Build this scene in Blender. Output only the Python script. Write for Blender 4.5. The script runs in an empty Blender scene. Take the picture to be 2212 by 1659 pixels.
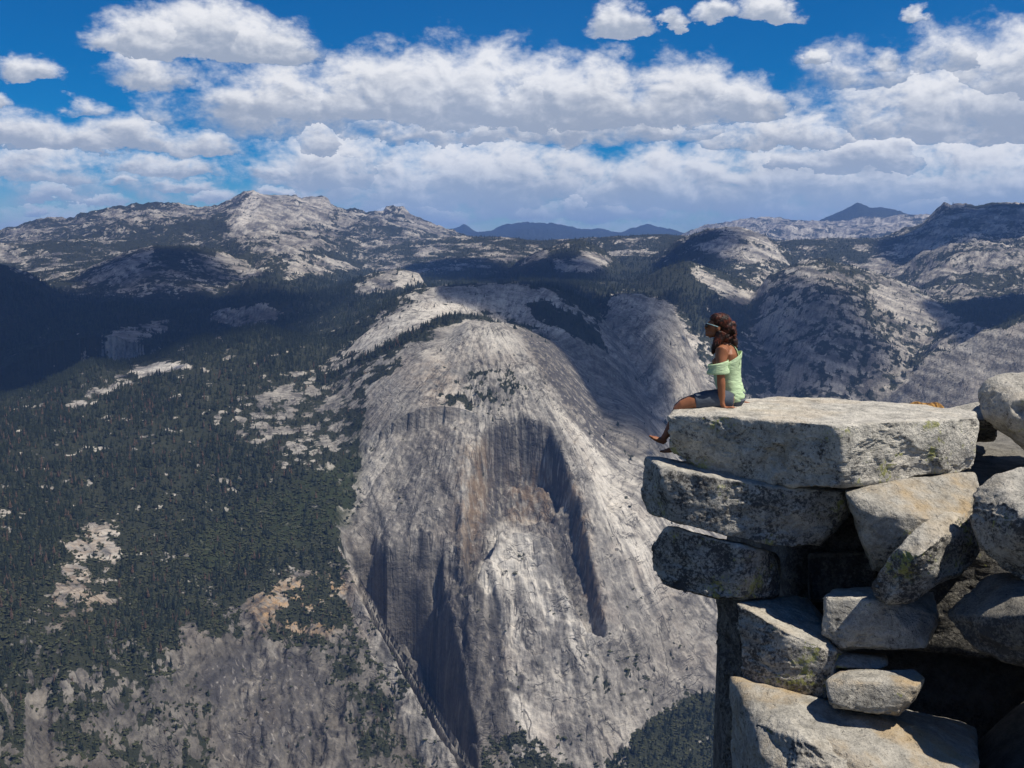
import bpy, bmesh, math, random
import numpy as np
from mathutils import Vector, Matrix

# ------------------------------------------------------------------ camera, sky, sun, exposure
scene = bpy.context.scene
COL = scene.collection
R = math.radians
F_PIX, CX, CY, PITCH = 2268.0, 1106.0, 829.5, R(7.4)      # focal length and centre for a 2212 x 1659 frame
cam_data = bpy.data.cameras.new('camera')
cam_data.sensor_width = 36.0
cam_data.lens = 36.0 * F_PIX / 2212.0
cam_data.clip_start = 0.1
cam_data.clip_end = 120000.0
cam = bpy.data.objects.new('camera', cam_data)
COL.objects.link(cam)
cam.location = (0, 0, 0)
cam.rotation_euler = (R(90) - PITCH, 0, 0)
scene.camera = cam

SUN_EL, SUN_AZ = R(60), R(112)                             # azimuth clockwise from the view direction
S = np.array([math.cos(SUN_EL) * math.sin(SUN_AZ), math.cos(SUN_EL) * math.cos(SUN_AZ), math.sin(SUN_EL)])
sun_data = bpy.data.lights.new('sun', 'SUN')
sun_data.energy = 5.0
sun_data.angle = R(0.53)
sun_data.color = (1.0, 0.925, 0.80)
sun = bpy.data.objects.new('sun', sun_data)
COL.objects.link(sun)
sun.rotation_euler = Vector(S).to_track_quat('Z', 'Y').to_euler()

vs = scene.view_settings
vs.view_transform = 'Standard'
vs.look = 'None'
vs.exposure = 0.16
vs.gamma = 1.0
vs.use_curve_mapping = False
scene.cycles.use_denoising = True
scene.cycles.max_bounces = 6
scene.cycles.diffuse_bounces = 3
scene.cycles.volume_bounces = 1
scene.cycles.transparent_max_bounces = 12

# ---- node helper
class NT:
    """tiny helper that writes node trees"""
    def __init__(self, tree):
        self.t = tree
        self.n = tree.nodes
        self.l = tree.links
    def node(self, kind, **kw):
        nd = self.n.new(kind)
        for k, v in kw.items():
            setattr(nd, k, v)
        return nd
    def put(self, sock, v):
        if hasattr(v, 'is_output') or isinstance(v, bpy.types.NodeSocket):
            self.l.new(v, sock)
        elif v is not None:
            try:
                sock.default_value = v
            except Exception:
                sock.default_value = (v, v, v)
    def m(self, op, a, b=None, c=None, clamp=False):
        nd = self.node('ShaderNodeMath', operation=op, use_clamp=clamp)
        self.put(nd.inputs[0], a)
        if b is not None: self.put(nd.inputs[1], b)
        if c is not None: self.put(nd.inputs[2], c)
        return nd.outputs[0]
    def vm(self, op, a, b=None):
        nd = self.node('ShaderNodeVectorMath', operation=op)
        self.put(nd.inputs[0], a)
        if b is not None:
            if op == 'SCALE': self.put(nd.inputs['Scale'], b)
            else: self.put(nd.inputs[1], b)
        return nd.outputs['Value'] if op in ('LENGTH', 'DOT_PRODUCT', 'DISTANCE') else nd.outputs[0]
    def noise(self, vec, scale, detail=4.0, rough=0.5, dist=0.0, lac=2.0):
        nd = self.node('ShaderNodeTexNoise')
        nd.inputs['Scale'].default_value = scale
        nd.inputs['Detail'].default_value = detail
        nd.inputs['Roughness'].default_value = rough
        nd.inputs['Lacunarity'].default_value = lac
        nd.inputs['Distortion'].default_value = dist
        if vec is not None: self.l.new(vec, nd.inputs['Vector'])
        return nd.outputs[0]
    def voro(self, vec, scale, feature='F1', rand=1.0):
        nd = self.node('ShaderNodeTexVoronoi', feature=feature)
        nd.inputs['Scale'].default_value = scale
        nd.inputs['Randomness'].default_value = rand
        if vec is not None: self.l.new(vec, nd.inputs['Vector'])
        return nd.outputs[0]
    def ss(self, x, lo, hi, a=0.0, b=1.0):
        nd = self.node('ShaderNodeMapRange', interpolation_type='SMOOTHSTEP')
        self.put(nd.inputs[0], x)
        for i, v in enumerate((lo, hi, a, b)):
            self.put(nd.inputs[i + 1], v)
        return nd.outputs[0]
    def lin(self, x, lo, hi, a=0.0, b=1.0):
        nd = self.node('ShaderNodeMapRange', clamp=True)
        self.put(nd.inputs[0], x)
        for i, v in enumerate((lo, hi, a, b)):
            self.put(nd.inputs[i + 1], v)
        return nd.outputs[0]
    def mix(self, f, a, b, blend='MIX'):
        nd = self.node('ShaderNodeMix', data_type='RGBA', blend_type=blend)
        self.put(nd.inputs[0], f)
        for s, v in ((nd.inputs[6], a), (nd.inputs[7], b)):
            if isinstance(v, (tuple, list)): s.default_value = (*v[:3], 1)
            else: self.put(s, v)
        return nd.outputs[2]
    def attr(self, name):
        return self.node('ShaderNodeAttribute', attribute_name=name).outputs['Fac']
    def mapping(self, vec, scale=(1, 1, 1), rot=(0, 0, 0), loc=(0, 0, 0)):
        nd = self.node('ShaderNodeMapping')
        nd.inputs['Scale'].default_value = scale
        nd.inputs['Rotation'].default_value = rot
        nd.inputs['Location'].default_value = loc
        self.l.new(vec, nd.inputs['Vector'])
        return nd.outputs[0]
    def bump(self, h, strength, dist, normal=None):
        nd = self.node('ShaderNodeBump')
        nd.inputs['Strength'].default_value = strength
        nd.inputs['Distance'].default_value = dist
        self.l.new(h, nd.inputs['Height'])
        if normal is not None: self.l.new(normal, nd.inputs['Normal'])
        return nd.outputs[0]

def material(name):
    mt = bpy.data.materials.new(name)
    mt.use_nodes = True
    nt = NT(mt.node_tree)
    bsdf = mt.node_tree.nodes['Principled BSDF']
    bsdf.inputs['Specular IOR Level'].default_value = 0.25
    bsdf.inputs['Roughness'].default_value = 0.85
    return mt, nt, bsdf

# ---- world: Nishita sky with cumulus laid out over the ranges
world = bpy.data.worlds.new('World')
scene.world = world
world.use_nodes = True
w = NT(world.node_tree)
w.n.clear()
sky = w.node('ShaderNodeTexSky', sky_type='NISHITA')
sky.sun_disc = False
sky.sun_elevation = SUN_EL
sky.sun_rotation = SUN_AZ
sky.altitude = 2700
sky.air_density = 1.0
sky.dust_density = 0.2
sky.ozone_density = 3.0
hs = w.node('ShaderNodeHueSaturation')
hs.inputs['Saturation'].default_value = 2.1
hs.inputs['Hue'].default_value = 0.506
w.l.new(sky.outputs[0], hs.inputs['Color'])
tc = w.node('ShaderNodeTexCoord')
sep = w.node('ShaderNodeSeparateXYZ')
w.l.new(tc.outputs['Generated'], sep.inputs[0])
dx, dy, dz = sep.outputs
az = w.m('ARCTAN2', dx, dy)
hor = w.m('SQRT', w.m('ADD', w.m('MULTIPLY', dx, dx), w.m('MULTIPLY', dy, dy)))
el = w.m('ARCTAN2', dz, hor)
K = 22.68                                                   # hundreds of picture units per radian
Q0 = w.node('ShaderNodeCombineXYZ')
w.l.new(w.m('MULTIPLY', az, K), Q0.inputs[0])
w.l.new(w.m('MULTIPLY', el, K), Q0.inputs[1])
q0 = Q0.outputs[0]
# ragged edges: warp the layout by noise
wn = w.node('ShaderNodeTexNoise')
for k_, v_ in (('Scale', 1.15), ('Detail', 5.0), ('Roughness', 0.62)):
    wn.inputs[k_].default_value = v_
w.l.new(w.mapping(q0, scale=(1, 1.7, 1)), wn.inputs['Vector'])
warp = w.vm('SCALE', w.vm('SUBTRACT', wn.outputs['Color'], (0.5, 0.5, 0.5)), 1.25)
q = w.vm('ADD', q0, w.vm('MULTIPLY', warp, (1.0, 0.6, 0.0)))
# clouds: centre x, flat base y, half width, height above base, depth below base, strength
def CB(x0, x1, ytop, ybase, below, amp=1.0):
    def X(px): return math.degrees(math.atan((px - CX) / F_PIX)) * math.pi / 180 * K
    def Y(py): return (535.0 - py) / 100.0 * 0.985
    return (X((x0 + x1) / 2), Y(ybase), (X(x1) - X(x0)) / 2 * 1.08, Y(ytop) - Y(ybase), below / 100.0, amp)
CLOUDS = [
    CB(220, 500, 60, 152, 10), CB(330, 600, 26, 148, 14, 1.1), CB(430, 712, 58, 152, 12), CB(250, 450, 150, 205, 12, .55),
    CB(430, 800, 165, 262, 16), CB(640, 1000, 108, 262, 18), CB(780, 1250, 98, 270, 22, 1.1), CB(1060, 1420, 112, 272, 22, 1.1),
    CB(1330, 1610, 128, 270, 20), CB(1480, 1690, 178, 262, 16), CB(960, 1320, 150, 272, 20, 1.1),
    CB(1262, 1392, 20, 92, 10), CB(1410, 1475, 42, 74, 5, .7), CB(1478, 1580, 18, 72, 8, .9), CB(1570, 1706, 12, 74, 8),
    CB(1706, 1782, 132, 160, 4, .7), CB(1925, 1975, 62, 88, 4, .55), CB(1830, 1930, 128, 172, 8, .8),
    CB(-150, 22, 112, 205, 10, .9), CB(20, 152, 158, 212, 8, .8), CB(-40, 50, 238, 262, 6, .8),
    CB(-200, 200, 258, 330, 22), CB(130, 420, 262, 332, 14), CB(330, 545, 288, 338, 10, .9), CB(160, 270, 240, 268, 5, .6),
    CB(-150, 260, 330, 400, 12, .85), CB(240, 500, 342, 384, 7), CB(340, 480, 388, 416, 6, .9), CB(215, 320, 388, 408, 5, .7),
    CB(60, 185, 380, 440, 8, .8), CB(190, 300, 424, 448, 5, .8), CB(60, 110, 436, 462, 4, .8), CB(400, 520, 408, 440, 6, .8), CB(560, 650, 400, 424, 4, 1),
    CB(545, 860, 290, 400, 14), CB(535, 700, 350, 388, 7, .9), CB(640, 760, 254, 330, 10, .8),
    CB(800, 1300, 290, 420, 22), CB(1150, 1700, 300, 440, 26), CB(1000, 1500, 370, 470, 16, .85), CB(700, 1050, 390, 480, 16, .8),
    CB(1480, 1880, 250, 330, 12, .9), CB(1560, 2060, 300, 372, 16), CB(1900, 2420, 300, 440, 24), CB(1700, 2300, 370, 470, 18, .85),
    CB(1740, 2420, 150, 300, 30, .85), CB(1960, 2420, 92, 240, 30, .85), CB(1930, 2130, 100, 190, 10, .6),
    CB(1950, 2500, 90, 200, 60, .3), CB(1700, 2000, 120, 200, 40, .4), CB(380, 900, 150, 270, 50, .5), CB(540, 1000, 240, 400, 60, .6),
    CB(520, 1500, 285, 430, 60, .8), CB(1200, 2500, 275, 440, 60, .85), CB(1640, 2600, 130, 300, 50, .7), CB(-300, 560, 300, 420, 40, .35), CB(600, 1700, 240, 300, 20, .7),
    CB(-300, 500, 430, 520, 20, .55), CB(1000, 1500, 470, 530, 20, .6), CB(1480, 2000, 430, 500, 20, .6),
]
shape = None
qi = q
for (cx, cy, hw, hh, dn, amp) in CLOUDS:
    vn = w.node('ShaderNodeVectorMath', operation='MULTIPLY_ADD')
    w.l.new(qi, vn.inputs[0])
    vn.inputs[1].default_value = (1 / hw, 1 / hh, 0)
    vn.inputs[2].default_value = (-cx / hw, -cy / hh, 0)
    sx = w.node('ShaderNodeSeparateXYZ')
    w.l.new(vn.outputs[0], sx.inputs[0])
    yv = w.m('MAXIMUM', sx.outputs[1], w.m('MULTIPLY', sx.outputs[1], -hh / dn))
    d2 = w.m('MULTIPLY_ADD', sx.outputs[0], sx.outputs[0], w.m('MULTIPLY', yv, yv))
    s1 = w.m('MULTIPLY_ADD', d2, -amp, amp)
    if shape is None:
        shape = (s1, sx.outputs[1])
    else:                                                   # keeps the height within the cloud beside its shape
        sel = w.m('GREATER_THAN', s1, shape[0])
        mx = w.node('ShaderNodeMix', data_type='FLOAT')
        w.l.new(sel, mx.inputs[0]); w.l.new(shape[1], mx.inputs[2]); w.l.new(sx.outputs[1], mx.inputs[3])
        shape = (w.m('SMOOTH_MAX', shape[0], s1, 0.25), mx.outputs[0])
    # evaluate one cloud after the other: the next one waits for this result
    nx = w.node('ShaderNodeVectorMath', operation='MULTIPLY_ADD')
    for o_, k_ in ((shape[0], 0),):
        w.l.new(o_, nx.inputs[0])
    nx.inputs[1].default_value = (1e-7, 1e-7, 0)
    w.l.new(q, nx.inputs[2])
    nx2 = w.node('ShaderNodeVectorMath', operation='MULTIPLY_ADD')
    w.l.new(shape[1], nx2.inputs[0])
    nx2.inputs[1].default_value = (1e-7, 1e-7, 0)
    w.l.new(nx.outputs[0], nx2.inputs[2])
    qi = nx2.outputs[0]
dens, hgt = shape
qn = w.mapping(q0, scale=(1.0, 1.5, 1.0))
n1 = w.noise(qn, 1.15, 8, .55, 0.3)
n2 = w.noise(w.vm('ADD', qn, (0.10, 0.16, 0.0)), 1.15, 4, .52, 0.3)
fine = w.noise(qn, 7.0, 6, .6)
dn_ = w.m('ADD', dens, w.m('MULTIPLY', w.m('SUBTRACT', n1, 0.5), 1.9))
dn_ = w.m('ADD', dn_, w.m('MULTIPLY', w.m('SUBTRACT', fine, 0.5), 0.45))
alpha = w.ss(dn_, -0.2, 0.72)
# light: tops towards the sun bright, bases grey-blue
lit = w.m('ADD', w.m('MULTIPLY', w.m('SUBTRACT', n1, n2), 2.1), w.lin(hgt, -0.05, 0.7, -0.2, 0.8))
lit = w.m('ADD', lit, w.m('MULTIPLY', w.m('SUBTRACT', fine, 0.5), 0.5))
lit = w.m('ADD', lit, w.lin(dn_, 0.2, 1.3, 0.25, -0.15))
lit = w.ss(lit, -0.22, 0.9)
low = w.ss(el, R(5.5), R(0.5))
ccol = w.mix(lit, (0.34, 0.39, 0.48), (0.84, 0.84, 0.85))
ccol = w.mix(w.m('MULTIPLY', low, 0.55), ccol, (0.30, 0.44, 0.62))
SKY_STR = 0.074
sky_c = w.mix(1.0, hs.outputs[0], (SKY_STR,) * 3, 'MULTIPLY')
def background(col):
    b_ = w.node('ShaderNodeBackground')
    b_.inputs['Strength'].default_value = 1.0
    w.l.new(col, b_.inputs['Color'])
    return b_.outputs[0]
def mix_shader(f, a, b):
    ms = w.node('ShaderNodeMixShader')
    w.l.new(f, ms.inputs[0]); w.l.new(a, ms.inputs[1]); w.l.new(b, ms.inputs[2])
    return ms.outputs[0]
cumulus = background(w.mix(w.m('MULTIPLY', alpha, 0.97), sky_c, ccol))
# the same kind of cumulus goes on, less worked out, all round the horizon and thinly overhead
rn = w.noise(w.mapping(q0, scale=(.22, .5, 1), loc=(3.1, 1.7, 0)), 1.0, 5, .55)
ra = w.m('MULTIPLY', w.ss(w.m('ADD', rn, w.lin(el, R(2), R(40), 0.12, -0.22)), 0.5, 0.62), w.ss(el, R(-1), R(3)))
rest = background(w.mix(ra, sky_c, (0.62, 0.65, 0.70)))
inside = w.m('MULTIPLY', w.m('LESS_THAN', w.m('ABSOLUTE', az), R(33)), w.m('MULTIPLY', w.m('LESS_THAN', el, R(16.5)), w.m('GREATER_THAN', el, R(-1))))
wo = w.node('ShaderNodeOutputWorld')
w.l.new(mix_shader(inside, rest, cumulus), wo.inputs[0])
world.cycles.sampling_method = 'MANUAL'
world.cycles.sample_map_resolution = 256

# ------------------------------------------------------------------ numpy helpers: noise, projection, masks
CP, SP = math.cos(PITCH), math.sin(PITCH)
_rng = np.random.RandomState(7)
_perm = np.concatenate([_rng.permutation(1024)] * 3).astype(np.int32)
_g2 = np.stack([np.cos(np.arange(1024) * 2.399963), np.sin(np.arange(1024) * 2.399963)], 1).astype(np.float32)
_g3 = _rng.normal(size=(1024, 3)).astype(np.float32)
_g3 /= np.linalg.norm(_g3, axis=1)[:, None]

def perlin2(x, y, seed=0):
    x = x.astype(np.float32) + seed * 17.31
    y = y.astype(np.float32) + seed * 9.77
    xi = np.floor(x).astype(np.int32); yi = np.floor(y).astype(np.int32)
    xf = x - xi; yf = y - yi
    xi &= 1023; yi &= 1023
    u = xf * xf * xf * (xf * (xf * 6 - 15) + 10); v = yf * yf * yf * (yf * (yf * 6 - 15) + 10)
    def g(ix, iy, fx, fy):
        k = _g2[_perm[_perm[ix & 1023] + (iy & 1023)]]
        return k[..., 0] * fx + k[..., 1] * fy
    a = g(xi, yi, xf, yf); b = g(xi + 1, yi, xf - 1, yf)
    c = g(xi, yi + 1, xf, yf - 1); d = g(xi + 1, yi + 1, xf - 1, yf - 1)
    a += u * (b - a); c += u * (d - c)
    return (a + v * (c - a)) * 1.5

def perlin3(p, seed=0):
    p = p.astype(np.float32) + seed * 13.7
    i = np.floor(p).astype(np.int32); f = p - i
    u = f * f * f * (f * (f * 6 - 15) + 10)
    def g(ox, oy, oz):
        k = _g3[_perm[_perm[_perm[(i[:, 0] + ox) & 1023] + ((i[:, 1] + oy) & 1023)] + ((i[:, 2] + oz) & 1023)]]
        return k[:, 0] * (f[:, 0] - ox) + k[:, 1] * (f[:, 1] - oy) + k[:, 2] * (f[:, 2] - oz)
    def l(a, b, t): return a + t * (b - a)
    x0 = l(l(g(0, 0, 0), g(1, 0, 0), u[:, 0]), l(g(0, 1, 0), g(1, 1, 0), u[:, 0]), u[:, 1])
    x1 = l(l(g(0, 0, 1), g(1, 0, 1), u[:, 0]), l(g(0, 1, 1), g(1, 1, 1), u[:, 0]), u[:, 1])
    return l(x0, x1, u[:, 2]) * 1.4

def fbm2(x, y, octv, seed=0, gain=0.5, ridged=False):
    s = 0.0; a = 1.0; f = 1.0; t = 0.0
    for o in range(octv):
        n = perlin2(x * f, y * f, seed + o)
        if ridged: n = 1.0 - 2.0 * np.abs(n)
        s = s + a * n; t += a; a *= gain; f *= 2.03
    return s / t

def fbm3(p, octv, seed=0, gain=0.5, ridged=False):
    s = 0.0; a = 1.0; f = 1.0; t = 0.0
    for o in range(octv):
        n = perlin3(p * f, seed + o)
        if ridged: n = 1.0 - 2.0 * np.abs(n)
        s = s + a * n; t += a; a *= gain; f *= 2.03
    return s / t

def sstep(x, lo, hi):
    t = np.clip((x - lo) / (hi - lo), 0, 1)
    return t * t * (3 - 2 * t)

def ray(px, py):
    u = (np.asarray(px, float) - CX) / F_PIX; v = (CY - np.asarray(py, float)) / F_PIX
    return u, v * SP + CP, v * CP - SP                      # x, y, z of the view ray

def at(px, py, depth):
    """point seen at (px, py) whose forward distance y is depth"""
    x, y, z = ray(px, py)
    return Vector((float(x / y * depth), float(depth), float(z / y * depth)))

def az_tan(px, py):
    x, y, z = ray(px, py)
    return np.arctan2(x, y), z / np.hypot(x, y)

def project(x, y, z):
    dep = np.maximum(y * CP - z * SP, 1.0)
    return CX + F_PIX * x / dep, CY - F_PIX * (y * SP + z * CP) / dep

# masks are painted on a coarse raster in picture units and then baked on the terrain's vertices
MX0, MX1, MY0, MY1, MS = -400, 2612, 360, 2100, 4
_mx, _my = np.meshgrid(np.arange(MX0, MX1, MS), np.arange(MY0, MY1, MS))
def blur(a, n):
    n = max(int(n / MS), 0)
    for _ in range(2):
        if n < 1: break
        k = 2 * n + 1
        for ax in (0, 1):
            p = np.pad(a, [(n + 1, n) if i == ax else (0, 0) for i in (0, 1)], mode='edge')
            c = np.cumsum(p, axis=ax)
            a = (np.take(c, np.arange(k, p.shape[ax]), ax) - np.take(c, np.arange(0, p.shape[ax] - k), ax)) / k
    return a
def inside_poly(pts, X, Y):
    res = np.zeros(X.shape, bool)
    n = len(pts)
    for i in range(n):
        (x0, y0), (x1, y1) = pts[i], pts[(i + 1) % n]
        if y0 == y1: continue
        c = ((y0 > Y) != (y1 > Y)) & (X < (x1 - x0) * (Y - y0) / (y1 - y0) + x0)
        res ^= c
    return res
def polymask(pts, soft):
    return blur(inside_poly(pts, _mx, _my).astype(np.float32), soft)
def paint(base, pts, val, soft=12, op=1.0):
    m = polymask(pts, soft) * op
    return base * (1 - m) + val * m
def lookup(ras, px, py):
    fx = np.clip((px - MX0) / MS, 0, ras.shape[1] - 1.001); fy = np.clip((py - MY0) / MS, 0, ras.shape[0] - 1.001)
    i = fx.astype(np.int32); j = fy.astype(np.int32); fx = fx - i; fy = fy - j
    return (ras[j, i] * (1 - fx) + ras[j, i + 1] * fx) * (1 - fy) + (ras[j + 1, i] * (1 - fx) + ras[j + 1, i + 1] * fx) * fy

def mesh_obj(name, verts, faces, mat=None, parent=None, smooth=True):
    me = bpy.data.meshes.new(name)
    me.from_pydata([tuple(v) for v in verts], [], faces) if not isinstance(verts, np.ndarray) else None
    if isinstance(verts, np.ndarray):
        faces = np.asarray(faces, np.int32)
        me.vertices.add(len(verts)); me.vertices.foreach_set('co', verts.astype(np.float32).ravel())
        k = faces.shape[1]
        me.loops.add(faces.size); me.loops.foreach_set('vertex_index', faces.ravel())
        me.polygons.add(len(faces)); me.polygons.foreach_set('loop_start', np.arange(0, faces.size, k, dtype=np.int32))
        me.update(calc_edges=True)
    if smooth:
        me.polygons.foreach_set('use_smooth', np.ones(len(me.polygons), bool))
    if mat is not None: me.materials.append(mat)
    o = bpy.data.objects.new(name, me)
    COL.objects.link(o)
    if parent is not None: o.parent = parent
    return o
def tag(o, label=None, cat=None, group=None, kind=None):
    for k, v in (('label', label), ('category', cat), ('group', group), ('kind', kind)):
        if v: o[k] = v
    return o

# ------------------------------------------------------------------ terrain: one height field from the canyon to the far ranges
# near ground, 1.5 to 5 km: points on the surface (picture x, y, distance in km)
NEAR = [
    (-300,1900,1.55),(-300,1400,2.05),(-300,1000,2.8),(-300,860,3.4),(0,1900,1.6),(300,1900,1.72),
    (0,1659,1.78),(0,1500,1.93),(0,1400,2.05),(0,1200,2.35),(0,1000,2.8),(0,860,3.4),
    (150,1659,1.84),(180,1430,2.05),(200,1300,2.22),(200,1100,2.6),(200,900,3.05),(190,790,3.45),
    (350,1659,1.93),(350,1500,2.03),(350,1400,2.12),(350,1200,2.42),(350,1000,2.78),(350,850,3.15),(400,745,3.55),
    (500,1659,1.98),(480,1500,2.06),(470,1400,2.16),(500,1150,2.55),(500,950,2.9),(520,800,3.25),(560,710,3.6),
    (560,1290,2.3),(640,1255,2.36),(700,1235,2.4),(745,1215,2.42),(600,1420,2.16),(600,1550,2.05),(620,1659,1.98),
    (700,1400,2.2),(700,1550,2.06),(760,1659,1.98),(800,1500,2.1),(850,1600,2.03),(900,1659,2.0),
    (600,1100,2.6),(600,1000,2.78),(600,850,3.12),(650,760,3.4),(700,900,2.98),(720,1000,2.78),(735,1100,2.6),(740,1190,2.48),(700,800,3.25),
    (785,930,2.86),(790,1000,2.76),(775,1080,2.66),(752,1150,2.58),(775,1205,2.55),
    (830,1200,2.53),(850,1290,2.48),(905,1390,2.42),(950,1470,2.37),(1000,1580,2.27),(1030,1659,2.18),(1060,1800,2.05),
    (820,860,2.93),(850,1000,2.72),(850,1100,2.62),(900,870,2.86),(950,780,2.94),(1010,700,3.02),(1080,697,3.04),(1140,730,3.0),
    (920,1000,2.69),(930,1150,2.55),(960,1300,2.47),(1000,880,2.8),(1000,1000,2.66),(1000,1200,2.5),(1030,1400,2.37),(1050,1550,2.27),(1100,1659,2.16),(1150,1800,2.02),
    (1100,800,2.88),(1100,900,2.77),(1110,1000,2.69),(1120,1100,2.6),(1140,1200,2.52),(1180,1350,2.41),(1200,1450,2.34),(1230,1560,2.25),(1250,1659,2.17),(1260,1850,2.0),
    (1180,800,2.9),(1200,880,2.8),(1225,960,2.72),(1250,1030,2.66),(1275,1130,2.57),(1290,1230,2.5),(1320,1350,2.42),(1340,1500,2.31),(1360,1620,2.22),(1400,1800,2.08),
    (1300,950,2.86),(1250,850,2.98),(1350,1060,2.75),(1400,1200,2.64),(1430,1330,2.54),(1450,1450,2.45),(1500,1560,2.37),(1540,1659,2.28),(1600,1800,2.15),
    (1380,920,3.05),(1430,1010,2.95),(1480,1120,2.83),(1530,1230,2.73),(1580,1360,2.62),(1650,1500,2.5),(1700,1700,2.35),
    (1900,1300,2.9),(1900,1600,2.5),(2300,1200,2.7),(2300,1600,2.2),(1700,1100,3.2),(2000,1000,3.3),(2400,900,3.2),
]
def chain(pts, n):
    p_ = np.array(pts, float)
    t_ = np.linspace(0, len(p_) - 1, n)
    return [tuple(float(np.interp(q, range(len(p_)), p_[:, k])) for k in range(3)) for q in t_]
NEAR += chain([(755,1222,2.42),(820,1330,2.28),(900,1470,2.14),(960,1580,2.04),(1005,1659,1.97),(1080,1800,1.86)], 62)      # edge of the buttress
NEAR += chain([(735,1240,2.39),(790,1345,2.25),(868,1480,2.115),(925,1585,2.02),(965,1659,1.955),(1040,1800,1.85)], 44)
NEAR += chain([(772,1290,2.52),(812,1440,2.45),(880,1580,2.33),(940,1700,2.23),(1000,1810,2.13)], 48)                          # floor of the chasm
# ground behind the near crests (picture x, distance in km, height in m)
HIDDEN = [(-300,4.3,-700),(0,4.3,-690),(150,4.4,-600),(350,4.3,-480),(560,4.2,-370),(700,4.0,-330),(850,3.45,-300),(950,3.5,-320),
    (-300,5.2,-420),(0,5.2,-400),(200,5.4,-330),(400,5.4,-260),(600,5.2,-230),(800,4.6,-210),(900,5.4,-190),(1100,4.6,-190),(1100,5.6,-170),
    (1300,4.6,-240),(1300,5.5,-180),(1500,4.7,-330),(1650,4.6,-520),(1650,5.4,-330),(1850,4.0,-760),(1850,4.8,-640),(1900,3.6,-800),(2000,5.6,-350),(2212,4.6,-420),(2400,4.4,-400),
    (1080,3.12,-232),(1000,3.1,-225),(1150,3.15,-270),(1300,3.3,-420),(1450,3.4,-620),(1600,3.6,-760),(1750,3.3,-900),
    (-300,7,-230),(0,7,-220),(400,7,-190),(800,7,-170),(1200,7,-160),(1600,7,-190),(2000,7,-190),(2400,7,-190)]
pa, pt_, pl = [], [], []
for (px_, py_, km) in NEAR:
    a_, t_ = az_tan(px_, py_)
    pa.append(float(a_)); pt_.append(float(t_)); pl.append(math.log(km))
for (px_, km, z_) in HIDDEN:
    a_, t_ = az_tan(px_, 700)
    pa.append(float(a_)); pt_.append(z_ / (km * 1000)); pl.append(math.log(km))
pa, pt_, pl = np.array(pa), np.array(pt_), np.array(pl)
AX, LX = 9.0, 3.2
def kern(a0, l0, a1, l1):
    d2 = ((a0 - a1) * AX) ** 2 + ((l0 - l1) * LX) ** 2
    return np.sqrt(d2 + 0.006)
A = kern(pa[:, None], pl[:, None], pa[None], pl[None]) + np.eye(len(pa)) * -0.004
Pm = np.stack([np.ones_like(pa), pa, pl], 1)
M_ = np.block([[A, Pm], [Pm.T, np.zeros((3, 3))]])
sol = np.linalg.solve(M_, np.concatenate([pt_, np.zeros(3)]))
AZ0, AZ1 = R(-35), R(35)
L0, L1 = math.log(0.9), math.log(8.0)
ca = np.linspace(AZ0 - .05, AZ1 + .05, 340); cl = np.linspace(L0, L1, 300)
gA, gL = np.meshgrid(ca, cl, indexing='ij')
coarse = np.zeros(gA.shape)
for k in range(len(pa)):
    coarse += sol[k] * kern(gA, gL, pa[k], pl[k])
coarse += sol[-3] + sol[-2] * gA + sol[-1] * gL
def near_z(azv, rho):
    """height of the near ground, bilinear in the coarse field"""
    l_ = np.clip(np.log(np.maximum(rho, 1.0) / 1000.0), L0, L1 - 1e-4)
    fa = np.clip((azv - ca[0]) / (ca[1] - ca[0]), 0, len(ca) - 1.001); fl = np.clip((l_ - L0) / (cl[1] - cl[0]), 0, len(cl) - 1.001)
    i = fa.astype(np.int32); j = fl.astype(np.int32); fa = fa - i; fl = fl - j
    t = (coarse[i, j] * (1 - fa) + coarse[i + 1, j] * fa) * (1 - fl) + (coarse[i, j + 1] * (1 - fa) + coarse[i + 1, j + 1] * fa) * fl
    return t * np.maximum(rho, 900)

# relief of the dome and cliffs: metres by which the surface stands back (+) or proud (-)
relief = np.zeros(_mx.shape, np.float32)
def rel(pts, depth, soft=5):
    global relief
    relief = relief + polymask(pts, soft) * depth
ALC = [(1035,960),(1050,925),(1085,912),(1130,906),(1180,915),(1205,950),(1225,1010),(1248,1080),(1265,1160),(1285,1250),(1305,1350),(1270,1330),(1225,1230),(1200,1150),(1165,1120),(1080,1130),(1020,1250),(1005,1180),(1010,1060)]
rel(ALC, 34, 4)
rel([(1180,1090),(1235,1060),(1262,1160),(1290,1290),(1300,1350),(1255,1300),(1215,1210)], 10, 10)
rel([(1060,955),(1090,935),(1150,930),(1170,990),(1150,1080),(1090,1080),(1060,1020)], 9, 8)
rel([(1190,1130),(1215,1120),(1235,1190),(1250,1290),(1300,1400),(1270,1390),(1225,1290),(1205,1220)], 12, 8)
rel([(800,860),(850,850),(905,900),(880,960),(845,1020),(815,1110),(780,1160),(740,1165),(770,1080),(785,1000)], -16, 8)      # pale left rib
rel([(1020,1210),(1060,1200),(1100,1330),(1110,1480),(1080,1600),(1040,1500),(1000,1380)], -14, 6)                           # lower pillar
rel([(1040,1250),(1060,1240),(1090,1340),(1080,1430),(1060,1380)], 16, 4)
for (x_, y_, w_, h_, d_) in [(905,1240,16,70,26),(935,1190,12,60,24),(870,1240,14,60,24),(985,1090,10,40,18),(955,1330,14,90,20),(890,1330,18,60,20),(845,1220,16,40,22),(1010,1130,8,60,14),(1195,1260,10,50,12)]:
    rel([(x_-w_*.4,y_-h_/2),(x_+w_*.5,y_-h_/2.4),(x_+w_*.4,y_+h_/2),(x_-w_*.7,y_+h_/2.2)], d_, 4)
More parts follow.
